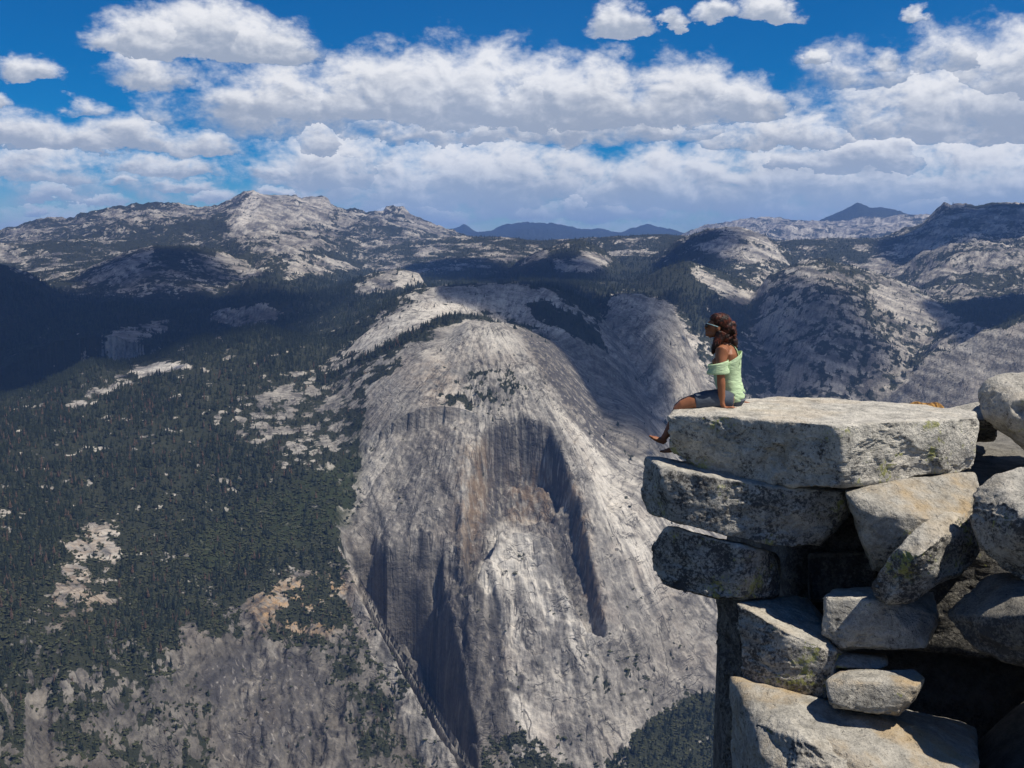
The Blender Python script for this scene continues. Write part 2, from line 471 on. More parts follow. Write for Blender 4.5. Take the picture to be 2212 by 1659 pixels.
rel([(1120,705),(1160,720),(1215,800),(1260,880),(1230,885),(1195,830),(1150,750)], 26, 6)                                   # streaked gully right of the summit
rel([(1240,890),(1330,960),(1400,1010),(1470,1080),(1460,1095),(1380,1025),(1310,975),(1235,905)], 12, 4)
rel([(480,1420),(560,1400),(640,1420),(700,1480),(700,1659),(600,1700),(420,1700),(430,1500)], 18, 6)                         # face below the orange ledge
rel([(0,1480),(30,1470),(45,1659),(0,1700)], 30, 5); rel([(62,1500),(100,1490),(120,1700),(66,1700)], 26, 5)

rel([(752,1200),(790,1192),(835,1194),(872,1186),(915,1200),(935,1290),(962,1400),(990,1530),(1016,1680),(1060,1900),(1100,1900),(1005,1659),(900,1470),(820,1330)], 270, 8)   # shaded wall above the chasm
rel([(835,1196),(900,1150),(950,1180),(960,1290),(985,1400),(1030,1600),(998,1550),(925,1290),(905,1205)], 40, 6)
rel(ALC, 26, 5)
rel([(1048,955),(1058,928),(1088,914),(1130,907),(1178,916),(1200,948),(1215,1000),(1190,1040),(1140,1050),(1070,1040),(1045,1000)], 34, 4)
rel([(1050,958),(1060,930),(1090,916),(1130,909),(1176,918),(1200,950),(1206,975),(1180,945),(1130,935),(1085,942),(1062,972)], 30, 4)
# the slabs right of the dome's edge lie farther back
relief = relief + polymask([(1092,700),(1122,724),(1162,778),(1197,852),(1226,908),(1262,966),(1300,1040),(1330,1130),(1420,1120),(1500,1080),(1440,900),(1310,770),(1180,690)], 6) * polymask([(900,660),(1150,690),(1240,760),(1330,900),(1380,1010),(1340,1060),(1200,1060),(900,900)], 45) * 150
# crests of the ridges farther back: list of (x, y) crest points, distance km, front width m, front drop m, exponent, back width, back drop
RIDGES = [
    dict(c=[(-400,560),(-150,520),(0,495),(60,478),(110,465),(158,470),(172,460),(230,450),(300,440),(340,437),(400,442),(440,449),(480,440),(510,424),(530,414),(548,412),(562,421),(600,423),(640,420),(652,428),(690,422),(708,426),(715,441),(750,453),(765,448),(790,459),(828,455),(835,444),(872,447),(885,460),(930,480),(970,494),(1000,504),(1040,518),(1100,538),(1180,562),(1260,600)], r=10.4, wf=3600, hf=560, e=.85, wb=3000, hb=600, n=100),
    dict(c=[(-400,640),(-50,600),(60,570),(160,560),(260,560),(400,575),(560,575),(700,572),(830,578),(960,572),(1060,568),(1130,582),(1200,610)], r=7.6, wf=2200, hf=160, e=1.1, wb=1500, hb=120, n=38),
    dict(c=[(900,593),(940,508),(970,495),(988,490),(1003,482),(1014,489),(1030,501),(1060,499),(1085,486),(1130,478),(1190,481),(1250,493),(1290,490),(1320,499),(1342,502),(1370,489),(1400,483),(1430,488),(1465,499),(1520,513),(1620,538),(1700,593)], r=24.0, wf=6000, hf=600, e=.9, wb=5000, hb=900, n=80),
    dict(c=[(1640,560),(1700,512),(1740,490),(1775,472),(1805,461),(1830,449),(1853,437),(1874,446),(1900,445),(1935,452),(1975,467),(2030,500),(2080,560)], r=19.2, wf=3500, hf=500, e=.8, wb=4000, hb=800, n=60),
    dict(c=[(1380,566),(1440,521),(1480,501),(1520,486),(1560,479),(1600,472),(1650,466),(1690,469),(1720,475),(1760,475),(1800,477),(1828,475),(1853,474),(1880,472),(1930,466),(1962,463),(2010,462),(2080,474),(2200,486),(2500,496)], r=16.5, wf=4500, hf=560, e=.8, wb=4000, hb=800, n=120),
    dict(c=[(1690,640),(1800,575),(1850,542),(1900,518),(1950,493),(1990,482),(2010,466),(2028,446),(2040,437),(2054,443),(2072,440),(2110,443),(2150,438),(2212,437),(2400,440),(2600,450)], r=8.6, wf=2600, hf=520, e=.95, wb=2500, hb=600, n=90),
    dict(c=[(1360,600),(1420,548),(1470,517),(1530,493),(1580,488),(1620,493),(1650,505),(1685,528),(1718,556),(1760,610)], r=7.2, wf=1100, hf=330, e=1.35, wb=1200, hb=330, n=45),
    dict(c=[(1060,620),(1120,562),(1180,536),(1225,520),(1258,518),(1290,530),(1330,560),(1400,620)], r=6.6, wf=900, hf=240, e=1.3, wb=900, hb=240, n=22),
    dict(c=[(1330,640),(1380,605),(1430,580),(1470,566),(1492,563),(1520,575),(1560,588),(1610,606),(1640,640),(1680,700)], r=5.6, wf=900, hf=260, e=1.2, wb=700, hb=200, n=18),
    dict(c=[(1560,700),(1620,645),(1660,595),(1720,567),(1790,560),(1850,578),(1930,600),(1980,622),(2040,652),(2110,690),(2200,740)], r=5.5, wf=1500, hf=640, e=1.15, wb=1300, hb=260, n=75),
    dict(c=[(1860,900),(1900,868),(1960,822),(2040,760),(2120,716),(2212,680),(2350,640),(2600,600)], r=4.3, wf=900, hf=560, e=1.0, wb=900, hb=160, n=40),
    dict(c=[(1240,680),(1290,648),(1340,633),(1390,635),(1435,648),(1465,685),(1495,755),(1525,825),(1555,890),(1600,1000)], r=4.05, wf=560, hf=420, e=1.5, wb=420, hb=160, n=14),
    dict(c=[(720,720),(800,672),(850,642),(900,622),(1000,613),(1100,610),(1200,622),(1270,652),(1330,720),(1380,790),(1430,880),(1480,990)], r=3.75, wf=560, hf=260, e=1.6, wb=500, hb=120, n=8),
    dict(c=[(640,830),(700,790),(760,742),(820,695),(870,667),(930,650),(990,656),(1050,682),(1110,730),(1160,800)], r=3.32, wf=330, hf=120, e=1.5, wb=300, hb=90, n=7),
    dict(c=[(60,690),(130,612),(200,572),(280,541),(330,530),(420,531),(480,541),(530,565),(590,600),(650,660)], r=6.3, wf=1000, hf=240, e=1.35, wb=900, hb=230, n=20),
    dict(c=[(560,620),(600,585),(640,573),(672,585),(700,620)], r=6.0, wf=420, hf=90, e=1.5, wb=400, hb=90, n=9),
    dict(c=[(690,680),(740,622),(800,592),(860,579),(905,590),(925,625),(980,690)], r=4.9, wf=520, hf=150, e=1.4, wb=420, hb=120, n=12),
    dict(c=[(-400,560),(0,572),(60,590),(130,635),(200,700)], r=5.3, wf=900, hf=330, e=1.1, wb=700, hb=120, n=14),
]
NA = 1020
def rows(a_, b_, n_, power=1.0):
    return a_ + (b_ - a_) * np.linspace(0, 1, n_, endpoint=False) ** power
rho1 = np.concatenate([rows(1350, 1700, 40), rows(1700, 3100, 500), rows(3100, 4300, 120), rows(4300, 6500, 110), rows(6500, 11000, 120), rows(11000, 18500, 60), rows(18500, 34000, 50)])
NR = len(rho1)
az1 = np.linspace(AZ0, AZ1, NA)
AZg, RHg = np.meshgrid(az1, rho1, indexing='ij')
SX, SY = RHg * np.sin(AZg), RHg * np.cos(AZg)

z0 = near_z(AZg, RHg)
px0, py0 = project(SX, SY, z0)
near_w = sstep(RHg, 4700, 3900)
D = lookup(relief, px0, py0) * near_w
ctr = ray(1050, 700); kc = 3060 / math.hypot(ctr[0], ctr[1])
DXc, DYc = SX - ctr[0] * kc, SY - ctr[1] * kc
th_d = np.arctan2(DXc, -DYc); rad_d = np.hypot(DXc, DYc)     # round the dome's top: angle and reach, so that lines run down its sides
dl = np.sqrt(rad_d ** 2 + (z0 + 210) ** 2)
wd = fbm2(SX / 150, SY / 150 + z0 / 130, 4, 5) * 1.6
flow = fbm2(th_d * 26 + wd * .35, dl / 520, 6, 13, .62) * sstep(dl, 60, 520) * (.45 + .8 * sstep(fbm2(SX / 190, z0 / 210, 3, 15), -.25, .35)) + fbm2(SX / 60, (SY + z0) / 60, 4, 16, .6) * .35
arcs = fbm2(th_d * 7 + wd * .5, dl / 62 + wd * .6, 4, 17, .55, True)
flow_r = fbm2(th_d * 34 + wd * .3, dl / 420, 4, 19, .55, True)
# jointed rock: vertical ribs and sloping exfoliation steps on the steep faces
steep = np.zeros_like(z0); steep[:, 1:-1] = (z0[:, 2:] - z0[:, :-2]) / (RHg[:, 2:] - RHg[:, :-2])
stp = sstep(steep, 0.35, 0.9) * near_w
_x0, _y0, _ = ray(738, 1196); _x1, _y1, _ = ray(1080, 1800)
_ax, _ay = _x0 / _y0 * 2430, 2430.0; _bx, _by = _x1 / _y1 * 1850, 1850.0
_dr = (SX - (_ax + (_bx - _ax) * (SY - _ay) / (_by - _ay))) * .835
calm = 1 - .8 * sstep(_dr, -80, -20) * sstep(_dr, 260, 150) * sstep(SY, 2500, 2400)
wv_ = fbm2(SX / 150, z0 / 150, 3, 3)
rib = fbm2(AZg * 60 + 0.55 * wv_, z0 / 300 + .4 * wv_, 5, 11, .55, True) * (.35 + sstep(fbm2(SX / 170, z0 / 200, 2, 7), -.2, .4))
rib2 = fbm2((AZg * 2600 + z0 * 0.45) / 26, (z0 - AZg * 900) / 170, 4, 21, .55, True)
D = D + stp * calm * (rib * 8 + rib2 * 6 + flow_r * 4 + np.clip(arcs - .35, 0, 1) * 14)
D = D + near_w * (fbm2(SX / 130, z0 / 110, 5, 31) * 18 + fbm2((SX + z0 * .5) / 60, z0 / 45, 4, 35, .55, True) * 6) * stp
z = near_z(AZg, RHg - D)
zn_ = near_z(AZg, RHg)
z = np.where(D > 40, np.minimum(z, zn_), z)
_sx, _sy = (RHg - D) * np.sin(AZg), (RHg - D) * np.cos(AZg)
_drs = (_sx - (_ax + (_bx - _ax) * (_sy - _ay) / (_by - _ay))) * .835
z = np.where((D > 150) & (_drs < 150) & (SY < 2600), np.minimum(z, zn_ - 230), z)
z[:, :1] = z[:, 1:2]
far_w = sstep(RHg, 4200, 5600)
# gullied, broken ground at the foot of the forest and on the buttress
rug = polymask([(-400,1350),(200,1400),(420,1360),(560,1330),(740,1330),(1000,1659),(1150,2100),(-400,2100)], 30)
rugv = lookup(rug, px0, py0) * near_w
z = z + rugv * ((fbm2(SX / 130 + SY / 400, SY / 210, 5, 43, .55, True) - .2) * 46 + fbm2(SX / 38, SY / 60, 4, 45, .6, True) * 9)
# gentle undulation of the near ground
z = z + fbm2(SX / 330, SY / 330, 5, 41) * 26 * (1 - 0.65 * stp) * sstep(RHg, 1500, 1800)
z = np.where(RHg > 7000, np.maximum(z, -260) - (RHg - 7000) * 0.012, z)
wob = fbm2(SX / 900, SY / 900, 4, 51)
big = fbm2(SX / 1500, SY / 1500, 6, 61, .52, True)
mid = fbm2(SX / 420, SY / 420, 5, 71, .55, True)
layer_id = np.zeros(z.shape, np.int16)
for li, L in enumerate(RIDGES):
    cpts = np.array(L['c'], float)
    ca_, ct_ = az_tan(cpts[:, 0], cpts[:, 1])
    rr = L['r'] * 1000
    zc = np.interp(az1, ca_, ct_ * rr)
    off = np.clip((ca_[0] - az1), 0, 1) + np.clip(az1 - ca_[-1], 0, 1)
    zc = zc - off * rr * 0.9
    fine_c = fbm2(az1[:, None] * (rr / 60.0), np.zeros((NA, 1)) + li * 3.3, 4, 81 + li)[:, 0]
    zc = zc + fine_c * (L['n'] * 0.17 + 2.5)
    ks = max(int(R(2.6 if L['r'] > 5 else 1.6) / (az1[1] - az1[0])), 1)
    kz = np.hanning(2 * ks + 1); kz /= kz.sum()
    zs = np.convolve(np.pad(zc, ks, mode='edge'), kz, 'valid')
    d_ = RHg - rr - wob * L['wf'] * 0.16
    front = np.abs(np.minimum(d_, 0)) / L['wf']; back = np.maximum(d_, 0) / L['wb']
    drop = L['hf'] * front ** L['e'] + L['hb'] * back ** 1.3
    nz = ((big - .22) * 1.0 + (mid - .2) * 0.75) * L['n'] * sstep(np.maximum(front, back), 0.0, 0.35)
    fade = sstep(np.maximum(front, back), 0.0, 0.16)
    zl = (zc[:, None] * (1 - fade) + zs[:, None] * fade) - drop + nz - 12 * fade
    zl = np.where((front > 1.6), -5000, zl)
    k_ = 6.0 + L['n'] * .25
    hi = np.maximum(z, zl); z_new = hi + k_ * np.log1p(np.exp(-np.abs(z - zl) / k_)) * 0.9
    layer_id = np.where(zl > z, li + 1, layer_id)
    z = z_new
# small roughness everywhere, growing with distance
z = z + fbm2(SX / 70, SY / 70, 3, 91) * np.clip(RHg / 1400, 1.2, 7) * (0.6 + 0.4 * far_w)
z = z + fbm2(SX / 1100, SY / 1100, 3, 95) * 16 * far_w * sstep(RHg, 15000, 9000)
PXg, PYg = project(SX, SY, z)
# horizon map: what a viewer at the ledge can see of each column
tanv = z / RHg
hor_before = np.maximum.accumulate(tanv, axis=1)
hor_before = np.concatenate([np.full((NA, 1), -9.0), hor_before[:, :-1]], 1)
def ground_hit(px, py):
    a_, t_ = az_tan(px, py)
    i = int(np.clip(round((float(a_) - AZ0) / (az1[1] - az1[0])), 0, NA - 1))
    j = int(np.argmax(tanv[i] >= float(t_)))
    return np.array([SX[i, j], SY[i, j], z[i, j]])
def ground_z(x, y):
    a_ = np.arctan2(x, y); r_ = np.hypot(x, y)
    fa = np.clip((a_ - AZ0) / (az1[1] - az1[0]), 0, NA - 1.001)
    fj = np.clip(np.interp(r_, rho1, np.arange(NR)), 0, NR - 1.001)
    i = np.asarray(fa).astype(int); j = np.asarray(fj).astype(int); fa = fa - i; fj = fj - j
    return (z[i, j] * (1 - fa) + z[i + 1, j] * fa) * (1 - fj) + (z[i, j + 1] * (1 - fa) + z[i + 1, j + 1] * fa) * fj

# ---- what grows and shows where: forest cover, warm ground, brush, dark streaks, pale stone
veg = np.full(_mx.shape, 0.55, np.float32)
veg = np.where(_my < 640, 0.6, veg)
V = lambda pts, val, soft=12, op=1.0: paint(veg, pts, val, soft, op)
veg = V([(-400,500),(0,480),(540,400),(1000,480),(1200,545),(1200,600),(-400,600)], .5, 10)
veg = V([(-400,590),(0,575),(130,630),(560,590),(900,600),(1500,560),(1660,640),(1400,660),(1100,625),(850,645),(640,690),(400,745),(0,870),(-400,880)], .93, 16)
veg = V([(130,615),(200,580),(330,533),(420,533),(560,590),(500,640),(300,650),(170,640)], .52, 8)
veg = V([(200,605),(300,545),(340,535),(320,560),(240,600),(150,625)], .12, 6); veg = V([(430,533),(500,552),(575,600),(530,590)], .2, 6)
veg = V([(445,680),(480,665),(560,655),(612,668),(600,695),(540,708),(470,705)], .3, 7)
veg = V([(200,745),(250,710),(375,684),(360,715),(290,745),(215,755)], .34, 7)
veg = V([(745,635),(800,595),(860,580),(912,592),(900,615),(820,635)], .3, 6)
veg = V([(600,590),(640,573),(670,582),(650,605),(610,612)], .25, 5)
# sunny granite flanks of the high ridge
veg = V([(490,470),(545,412),(565,420),(640,422),(710,425),(720,445),(690,480),(600,500),(520,530),(480,500)], .12, 6)
veg = V([(650,490),(720,475),(870,450),(940,485),(900,510),(840,500),(800,480),(720,500),(620,560),(560,560),(600,520)], .28, 8)
veg = V([(230,452),(440,450),(480,445),(500,470),(400,475),(230,470)], .38, 8)
veg = V([(190,490),(270,470),(230,530),(180,540)], .36, 10); veg = V([(0,500),(110,470),(130,500),(40,520)], .42, 10)
veg = V([(120,500),(480,480),(560,560),(330,520),(180,560)], .75, 12, .6)
# near slope
veg = V([(-400,870),(0,858),(200,785),(400,742),(640,690),(810,640),(860,640),(800,700),(690,800),(790,850),(790,950),(770,1080),(745,1150),(750,1210),(560,1260),(420,1390),(200,1450),(-400,1480)], .86, 10)
veg = V([(520,860),(640,800),(760,800),(790,860),(780,960),(700,1000),(560,980),(480,930)], .55, 22)
veg = V([(560,840),(650,835),(640,870),(560,880)], .33, 10)
veg = V([(270,800),(340,783),(412,782),(400,795),(300,812)], .05, 4)
veg = V([(150,850),(270,805),(300,815),(200,870),(130,890)], .45, 8)
veg = V([(170,1160),(230,1120),(262,1130),(255,1230),(190,1250),(130,1240)], .4, 12); veg = V([(120,1230),(260,1230),(240,1330),(60,1360)], .55, 16)
veg = V([(-100,1370),(120,1330),(350,1370),(470,1330),(560,1290),(700,1250),(750,1215),(1000,1659),(1000,1900),(-100,1900)], .68, 10)
veg = V([(400,1400),(520,1380),(700,1420),(760,1600),(800,1700),(480,1700),(430,1550)], .12, 12)
veg = V([(540,1300),(600,1260),(620,1300),(560,1370),(500,1360)], .15, 8)
veg = V([(755,1220),(800,1300),(1010,1670),(930,1670),(850,1520),(790,1400),(730,1260)], .28, 8)
veg = V([(820,1470),(880,1480),(860,1580),(800,1590)], .75, 10)
veg = V([(100,1350),(330,1400),(300,1560),(100,1500)], .62, 18); veg = V([(200,1480),(480,1500),(460,1659),(150,1659)], .5, 18); veg = V([(60,1500),(100,1495),(115,1659),(60,1659)], .05, 5)
veg = V([(-200,1340),(200,1380),(380,1380),(340,1500),(200,1540),(-200,1580)], .84, 22)
veg = V([(150,1540),(420,1500),(460,1600),(400,1900),(120,1900)], .66, 20)
veg = V([(60,1500),(100,1495),(115,1659),(60,1659)], .1, 6)
# the dome and its neighbours
DOME = [(1000,690),(1080,690),(1140,715),(1300,800),(1400,900),(1480,1000),(1600,1200),(1700,1900),(1060,1900),(1000,1640),(755,1212),(742,1150),(770,1080),(783,1000),(783,930),(800,860),(880,768)]
veg = V(DOME, .06, 4)
veg = V([(990,790),(1050,745),(1120,770),(1145,850),(1115,900),(1030,912),(940,900),(950,830)], .63, 16)
veg = V([(960,780),(1040,720),(1110,740),(1130,790),(1010,800),(930,880)], .2, 10)
veg = V([(1270,1470),(1330,1400),(1400,1410),(1440,1480),(1390,1520),(1300,1500)], .5, 10)
veg = V([(1200,1700),(1310,1640),(1390,1560),(1480,1500),(1600,1480),(1700,1700)], .9, 10)
veg = V([(1020,1700),(1030,1590),(1110,1570),(1230,1610),(1260,1700)], .62, 14)
veg = V([(1300,930),(1340,920),(1420,1010),(1500,1090),(1450,1090),(1370,1010)], .42, 8)
veg = V([(680,845),(760,790),(830,765),(930,715),(1000,690),(1080,690),(1090,680),(1040,672),(960,682),(850,735),(760,775),(690,815)], .97, 4)
veg = V([(690,805),(760,745),(830,690),(930,648),(1010,658),(1080,690),(1040,678),(960,680),(850,732),(770,770)], .14, 4)
veg = V([(690,810),(760,755),(800,745),(760,780),(700,820)], .5, 5)
veg = V([(860,645),(950,620),(1100,612),(1200,630),(1300,720),(1400,850),(1460,980),(1380,950),(1250,820),(1150,715),(1060,668),(930,646)], .07, 5)
veg = V([(1130,655),(1170,645),(1260,685),(1340,760),(1330,775),(1240,725),(1160,690)], .93, 5)
veg = V([(1040,665),(1110,680),(1200,735),(1190,745),(1100,700),(1030,672)], .5, 4)
veg = V([(1310,640),(1360,632),(1440,648),(1470,690),(1560,890),(1450,900),(1360,820),(1310,740)], .08, 5)
veg = V([(1190,618),(1320,640),(1300,700),(1220,650)], .9, 6)
veg = V([(1470,650),(1560,620),(1650,650),(1640,710),(1560,740),(1500,720)], .85, 10)
veg = V([(1480,565),(1520,575),(1560,600),(1640,640),(1600,670),(1500,600)], .3, 6)
veg = V([(1640,640),(1720,570),(1850,580),(1980,625),(2100,690),(1980,760),(1880,860),(1760,870),(1620,740)], .47, 14)
veg = V([(1880,640),(1930,600),(1985,625),(2070,690),(1990,700),(1900,660)], .2, 8)
veg = V([(1890,870),(2040,760),(2212,682),(2600,600),(2600,900),(2000,950)], .16, 8)
veg = V([(2030,660),(2120,650),(2300,650),(2300,690),(2110,705)], .93, 6)
veg = V([(1480,520),(1580,490),(1650,505),(1712,555),(1640,575),(1560,560)], .3, 8)
veg = V([(1420,548),(1530,495),(1570,492),(1500,540),(1440,570)], .72, 8)
veg = V([(1180,540),(1258,518),(1290,530),(1260,550),(1200,560)], .8, 6); veg = V([(1200,560),(1300,545),(1330,565),(1280,585),(1200,585)], .35, 6)
veg = V([(1850,540),(2010,470),(2040,440),(2400,440),(2400,600),(1900,620)], .42, 10)
veg = V([(2050,475),(2120,460),(2200,480),(2130,490)], .1, 8); veg = V([(1960,590),(2060,575),(2090,600),(2000,610)], .15, 8)
warm = np.zeros_like(veg)
warm = paint(warm, [(540,1290),(640,1250),(740,1235),(760,1290),(720,1360),(640,1370),(560,1350)], 1.0, 16)
warm = paint(warm, [(130,1130),(250,1120),(260,1330),(100,1350)], .3, 20)
warm = paint(warm, [(1000,960),(1060,950),(1050,1100),(1020,1230),(990,1210),(985,1080)], .38, 12)
warm = paint(warm, [(1215,1000),(1262,1090),(1285,1250),(1310,1350),(1270,1300),(1240,1150)], .6, 8)
warm = paint(warm, [(1100,1000),(1190,1020),(1200,1130),(1100,1130)], .35, 12)
warm = paint(warm, [(880,800),(960,760),(1000,830),(930,900)], .25, 20)
dark = np.zeros_like(veg)                                    # lichen and water streaks on the walls
dark = paint(dark, ALC, .95, 5)
dark = paint(dark, [(1050,1130),(1150,1120),(1190,1180),(1250,1300),(1300,1400),(1210,1400),(1100,1330),(1040,1230)], .12, 6)
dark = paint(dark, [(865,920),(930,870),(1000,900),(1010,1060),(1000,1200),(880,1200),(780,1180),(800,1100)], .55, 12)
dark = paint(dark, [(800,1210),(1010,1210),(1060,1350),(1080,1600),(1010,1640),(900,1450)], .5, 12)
dark = paint(dark, [(1060,1370),(1090,1360),(1095,1480),(1060,1500)], .9, 5)
dark = paint(dark, [(1112,705),(1190,722),(1260,800),(1300,900),(1340,980),(1290,970),(1235,905),(1195,845),(1150,765)], .95, 5)
dark = paint(dark, [(430,1420),(600,1400),(700,1460),(680,1640),(480,1650)], .6, 12)
dark = paint(dark, [(1330,1420),(1470,1400),(1560,1480),(1500,1600),(1380,1560)], .35, 14)
tone = np.zeros_like(veg)                                    # darker rock, lichened in places; the chasm wall's shade painted in
tone = paint(tone, [(-400,1300),(560,1270),(760,1220),(1000,1659),(1000,2100),(-400,2100)], .95, 14)
tone = paint(tone, [(755,1220),(800,1300),(1010,1670),(930,1670),(850,1520),(790,1400),(730,1260)], .45, 8)
tone = paint(tone, [(560,1290),(640,1255),(740,1235),(760,1290),(640,1380)], .3, 14)
tone = paint(tone, [(-400,400),(0,480),(480,440),(1100,480),(1300,560),(1300,620),(-400,620)], .4, 14)
tone = paint(tone, [(490,470),(545,410),(720,425),(700,480),(600,500),(520,530)], .15, 8)
tone = paint(tone, [(745,1160),(870,1080),(980,1100),(1020,1230),(1078,1340),(1100,1480),(1090,1700),(1010,1660),(760,1215)], .95, 6)  # brown pillar, and shade of the chasm wall painted into the rock
tone = paint(tone, [(880,900),(960,860),(1010,960),(1000,1100),(900,1150),(820,1150)], .35, 16)
tone = paint(tone, ALC, .62, 6)
tone = paint(tone, [(800,870),(900,860),(960,960),(990,1200),(760,1200),(745,1150)], .4, 14)
tone = paint(tone, [(1300,1400),(1500,1250),(1700,1500),(1700,1900),(1250,1900),(1200,1600)], .4, 20)
tone = paint(tone, [(1560,640),(1800,570),(2600,500),(2600,1200),(1600,1200)], .38, 24)
tone = paint(tone, [(1112,705),(1300,740),(1400,880),(1480,1060),(1400,1000),(1300,960),(1230,900),(1190,830)], .7, 5)
tone = paint(tone, [(450,800),(790,800),(790,1000),(450,1000)], .4, 30)
tone = paint(tone, [(300,640),(650,640),(650,760),(180,770)], .7, 20)
pale = np.zeros_like(veg)
pale = paint(pale, [(1200,880),(1260,990),(1310,1150),(1400,1250),(1420,1200),(1340,1050),(1250,880)], .8, 8)
pale = paint(pale, [(1050,1140),(1140,1150),(1200,1230),(1250,1330),(1290,1370),(1260,1420),(1150,1300),(1060,1240)], .9, 6)
pale = paint(pale, [(1025,1210),(1060,1225),(1075,1270),(1050,1290),(1030,1250)], 1.0, 4)
pale = paint(pale, [(1090,1480),(1180,1540),(1260,1640),(1200,1650),(1110,1560)], .7, 6)
pale = paint(pale, [(785,930),(830,930),(860,950),(830,1040),(790,1120),(775,1060)], .8, 6)
pale = paint(pale, [(530,420),(556,412),(562,440),(550,485),(510,500),(515,470)], 1.0, 4)
pale = paint(pale, [(690,805),(830,690),(930,648),(1040,668),(950,680),(800,745)], .9, 6)
pale = paint(pale, [(950,740),(1010,695),(1080,697),(1140,740),(1180,850),(1100,760),(1000,760)], .7, 10)
pale = paint(pale, [(270,800),(340,783),(412,782),(400,795),(300,812)], 1, 4)
brush = np.zeros_like(veg)
brush = paint(brush, [(420,1150),(520,1090),(640,1040),(740,1000),(775,900),(790,930),(770,1080),(745,1150),(640,1180),(480,1230),(400,1240)], .9, 12)
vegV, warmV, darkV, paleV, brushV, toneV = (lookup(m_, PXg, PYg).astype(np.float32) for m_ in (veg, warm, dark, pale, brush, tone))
zz = np.stack(np.gradient(z), -1)
dzr = np.gradient(z, axis=1) / np.gradient(RHg, axis=1); dza = np.gradient(z, axis=0) / (RHg * (az1[1] - az1[0]))
slope = np.sqrt(dzr ** 2 + dza ** 2)
vegV = np.clip(vegV - sstep(slope, .8, 1.6) * .3 * (vegV < .9), 0, 1)
far_pale = sstep(RHg, 12000, 16000)
vegV = np.where(RHg > 14000, np.where(RHg > 17800, .95, .3), vegV).astype(np.float32)  # farthest ranges: dark cover painted in place of cloud shadow

# patchy cover, decided on the ground itself so that trees and undergrowth agree
patch_n = fbm2(SX / 75, SY / 75 + z / 90, 5, 101, .6)
patch_f = fbm2(SX / 380, SY / 380 + z / 260, 6, 111, .66)
fw_ = sstep(RHg, 3800, 7000)
patch_s = fbm2((SX + SY * .4) / 28, (SY - SX * .4) / 60 + z / 50, 4, 105, .6)
patch = (patch_n * .85 + patch_s * .6) * (1 - fw_) + (patch_f * 1.0 + patch_s * .35 + (fbm2(SX / 130, SY / 130 + z / 90, 4, 107, .6)) * .6) * fw_
cover = (patch * 1.0 + (vegV - .5) * 1.15 + fw_ * .12).astype(np.float32)
flow_a = (flow * sstep(RHg, 5200, 3600)).astype(np.float32)
# the right-hand slabs and far walls: lines across the slope instead
lines = fbm2((SX - SY * .5) / 240, (z + SX * .35) / 26, 5, 121, .6)
flow_a = np.where(RHg > 3900, lines * sstep(RHg, 3600, 4300) * 1.7, flow_a).astype(np.float32)
cr1 = sstep(fbm2(th_d * 34 + wd * .5, dl / 240, 2, 23, .5, True), .70, .95) * sstep(fbm2(SX / 70, z / 90, 3, 27), -.15, .25)
cr2 = sstep(fbm2(th_d * 6 + wd * .8, dl / 85 + wd, 3, 29, .5, True), .58, .88) * sstep(fbm2(SX / 110, z / 60, 3, 33), -.1, .3)
cr3 = sstep(fbm2((SX + z * .6) / 55, (z - SX * .3) / 42, 3, 37, .5, True), .62, .9) * sstep(fbm2(SX / 140, z / 120, 2, 39), -.05, .3)
crack_a = (np.maximum(np.maximum(cr1 * .8, cr2), cr3 * .8) * sstep(RHg, 4200, 3300)).astype(np.float32)
far_c = RHg > 3900
tha = np.where(far_c, (SX - SY * .5) * .6, th_d * 420).astype(np.float32)
dla = np.where(far_c, z * 1.6 + SX * .5, dl).astype(np.float32)
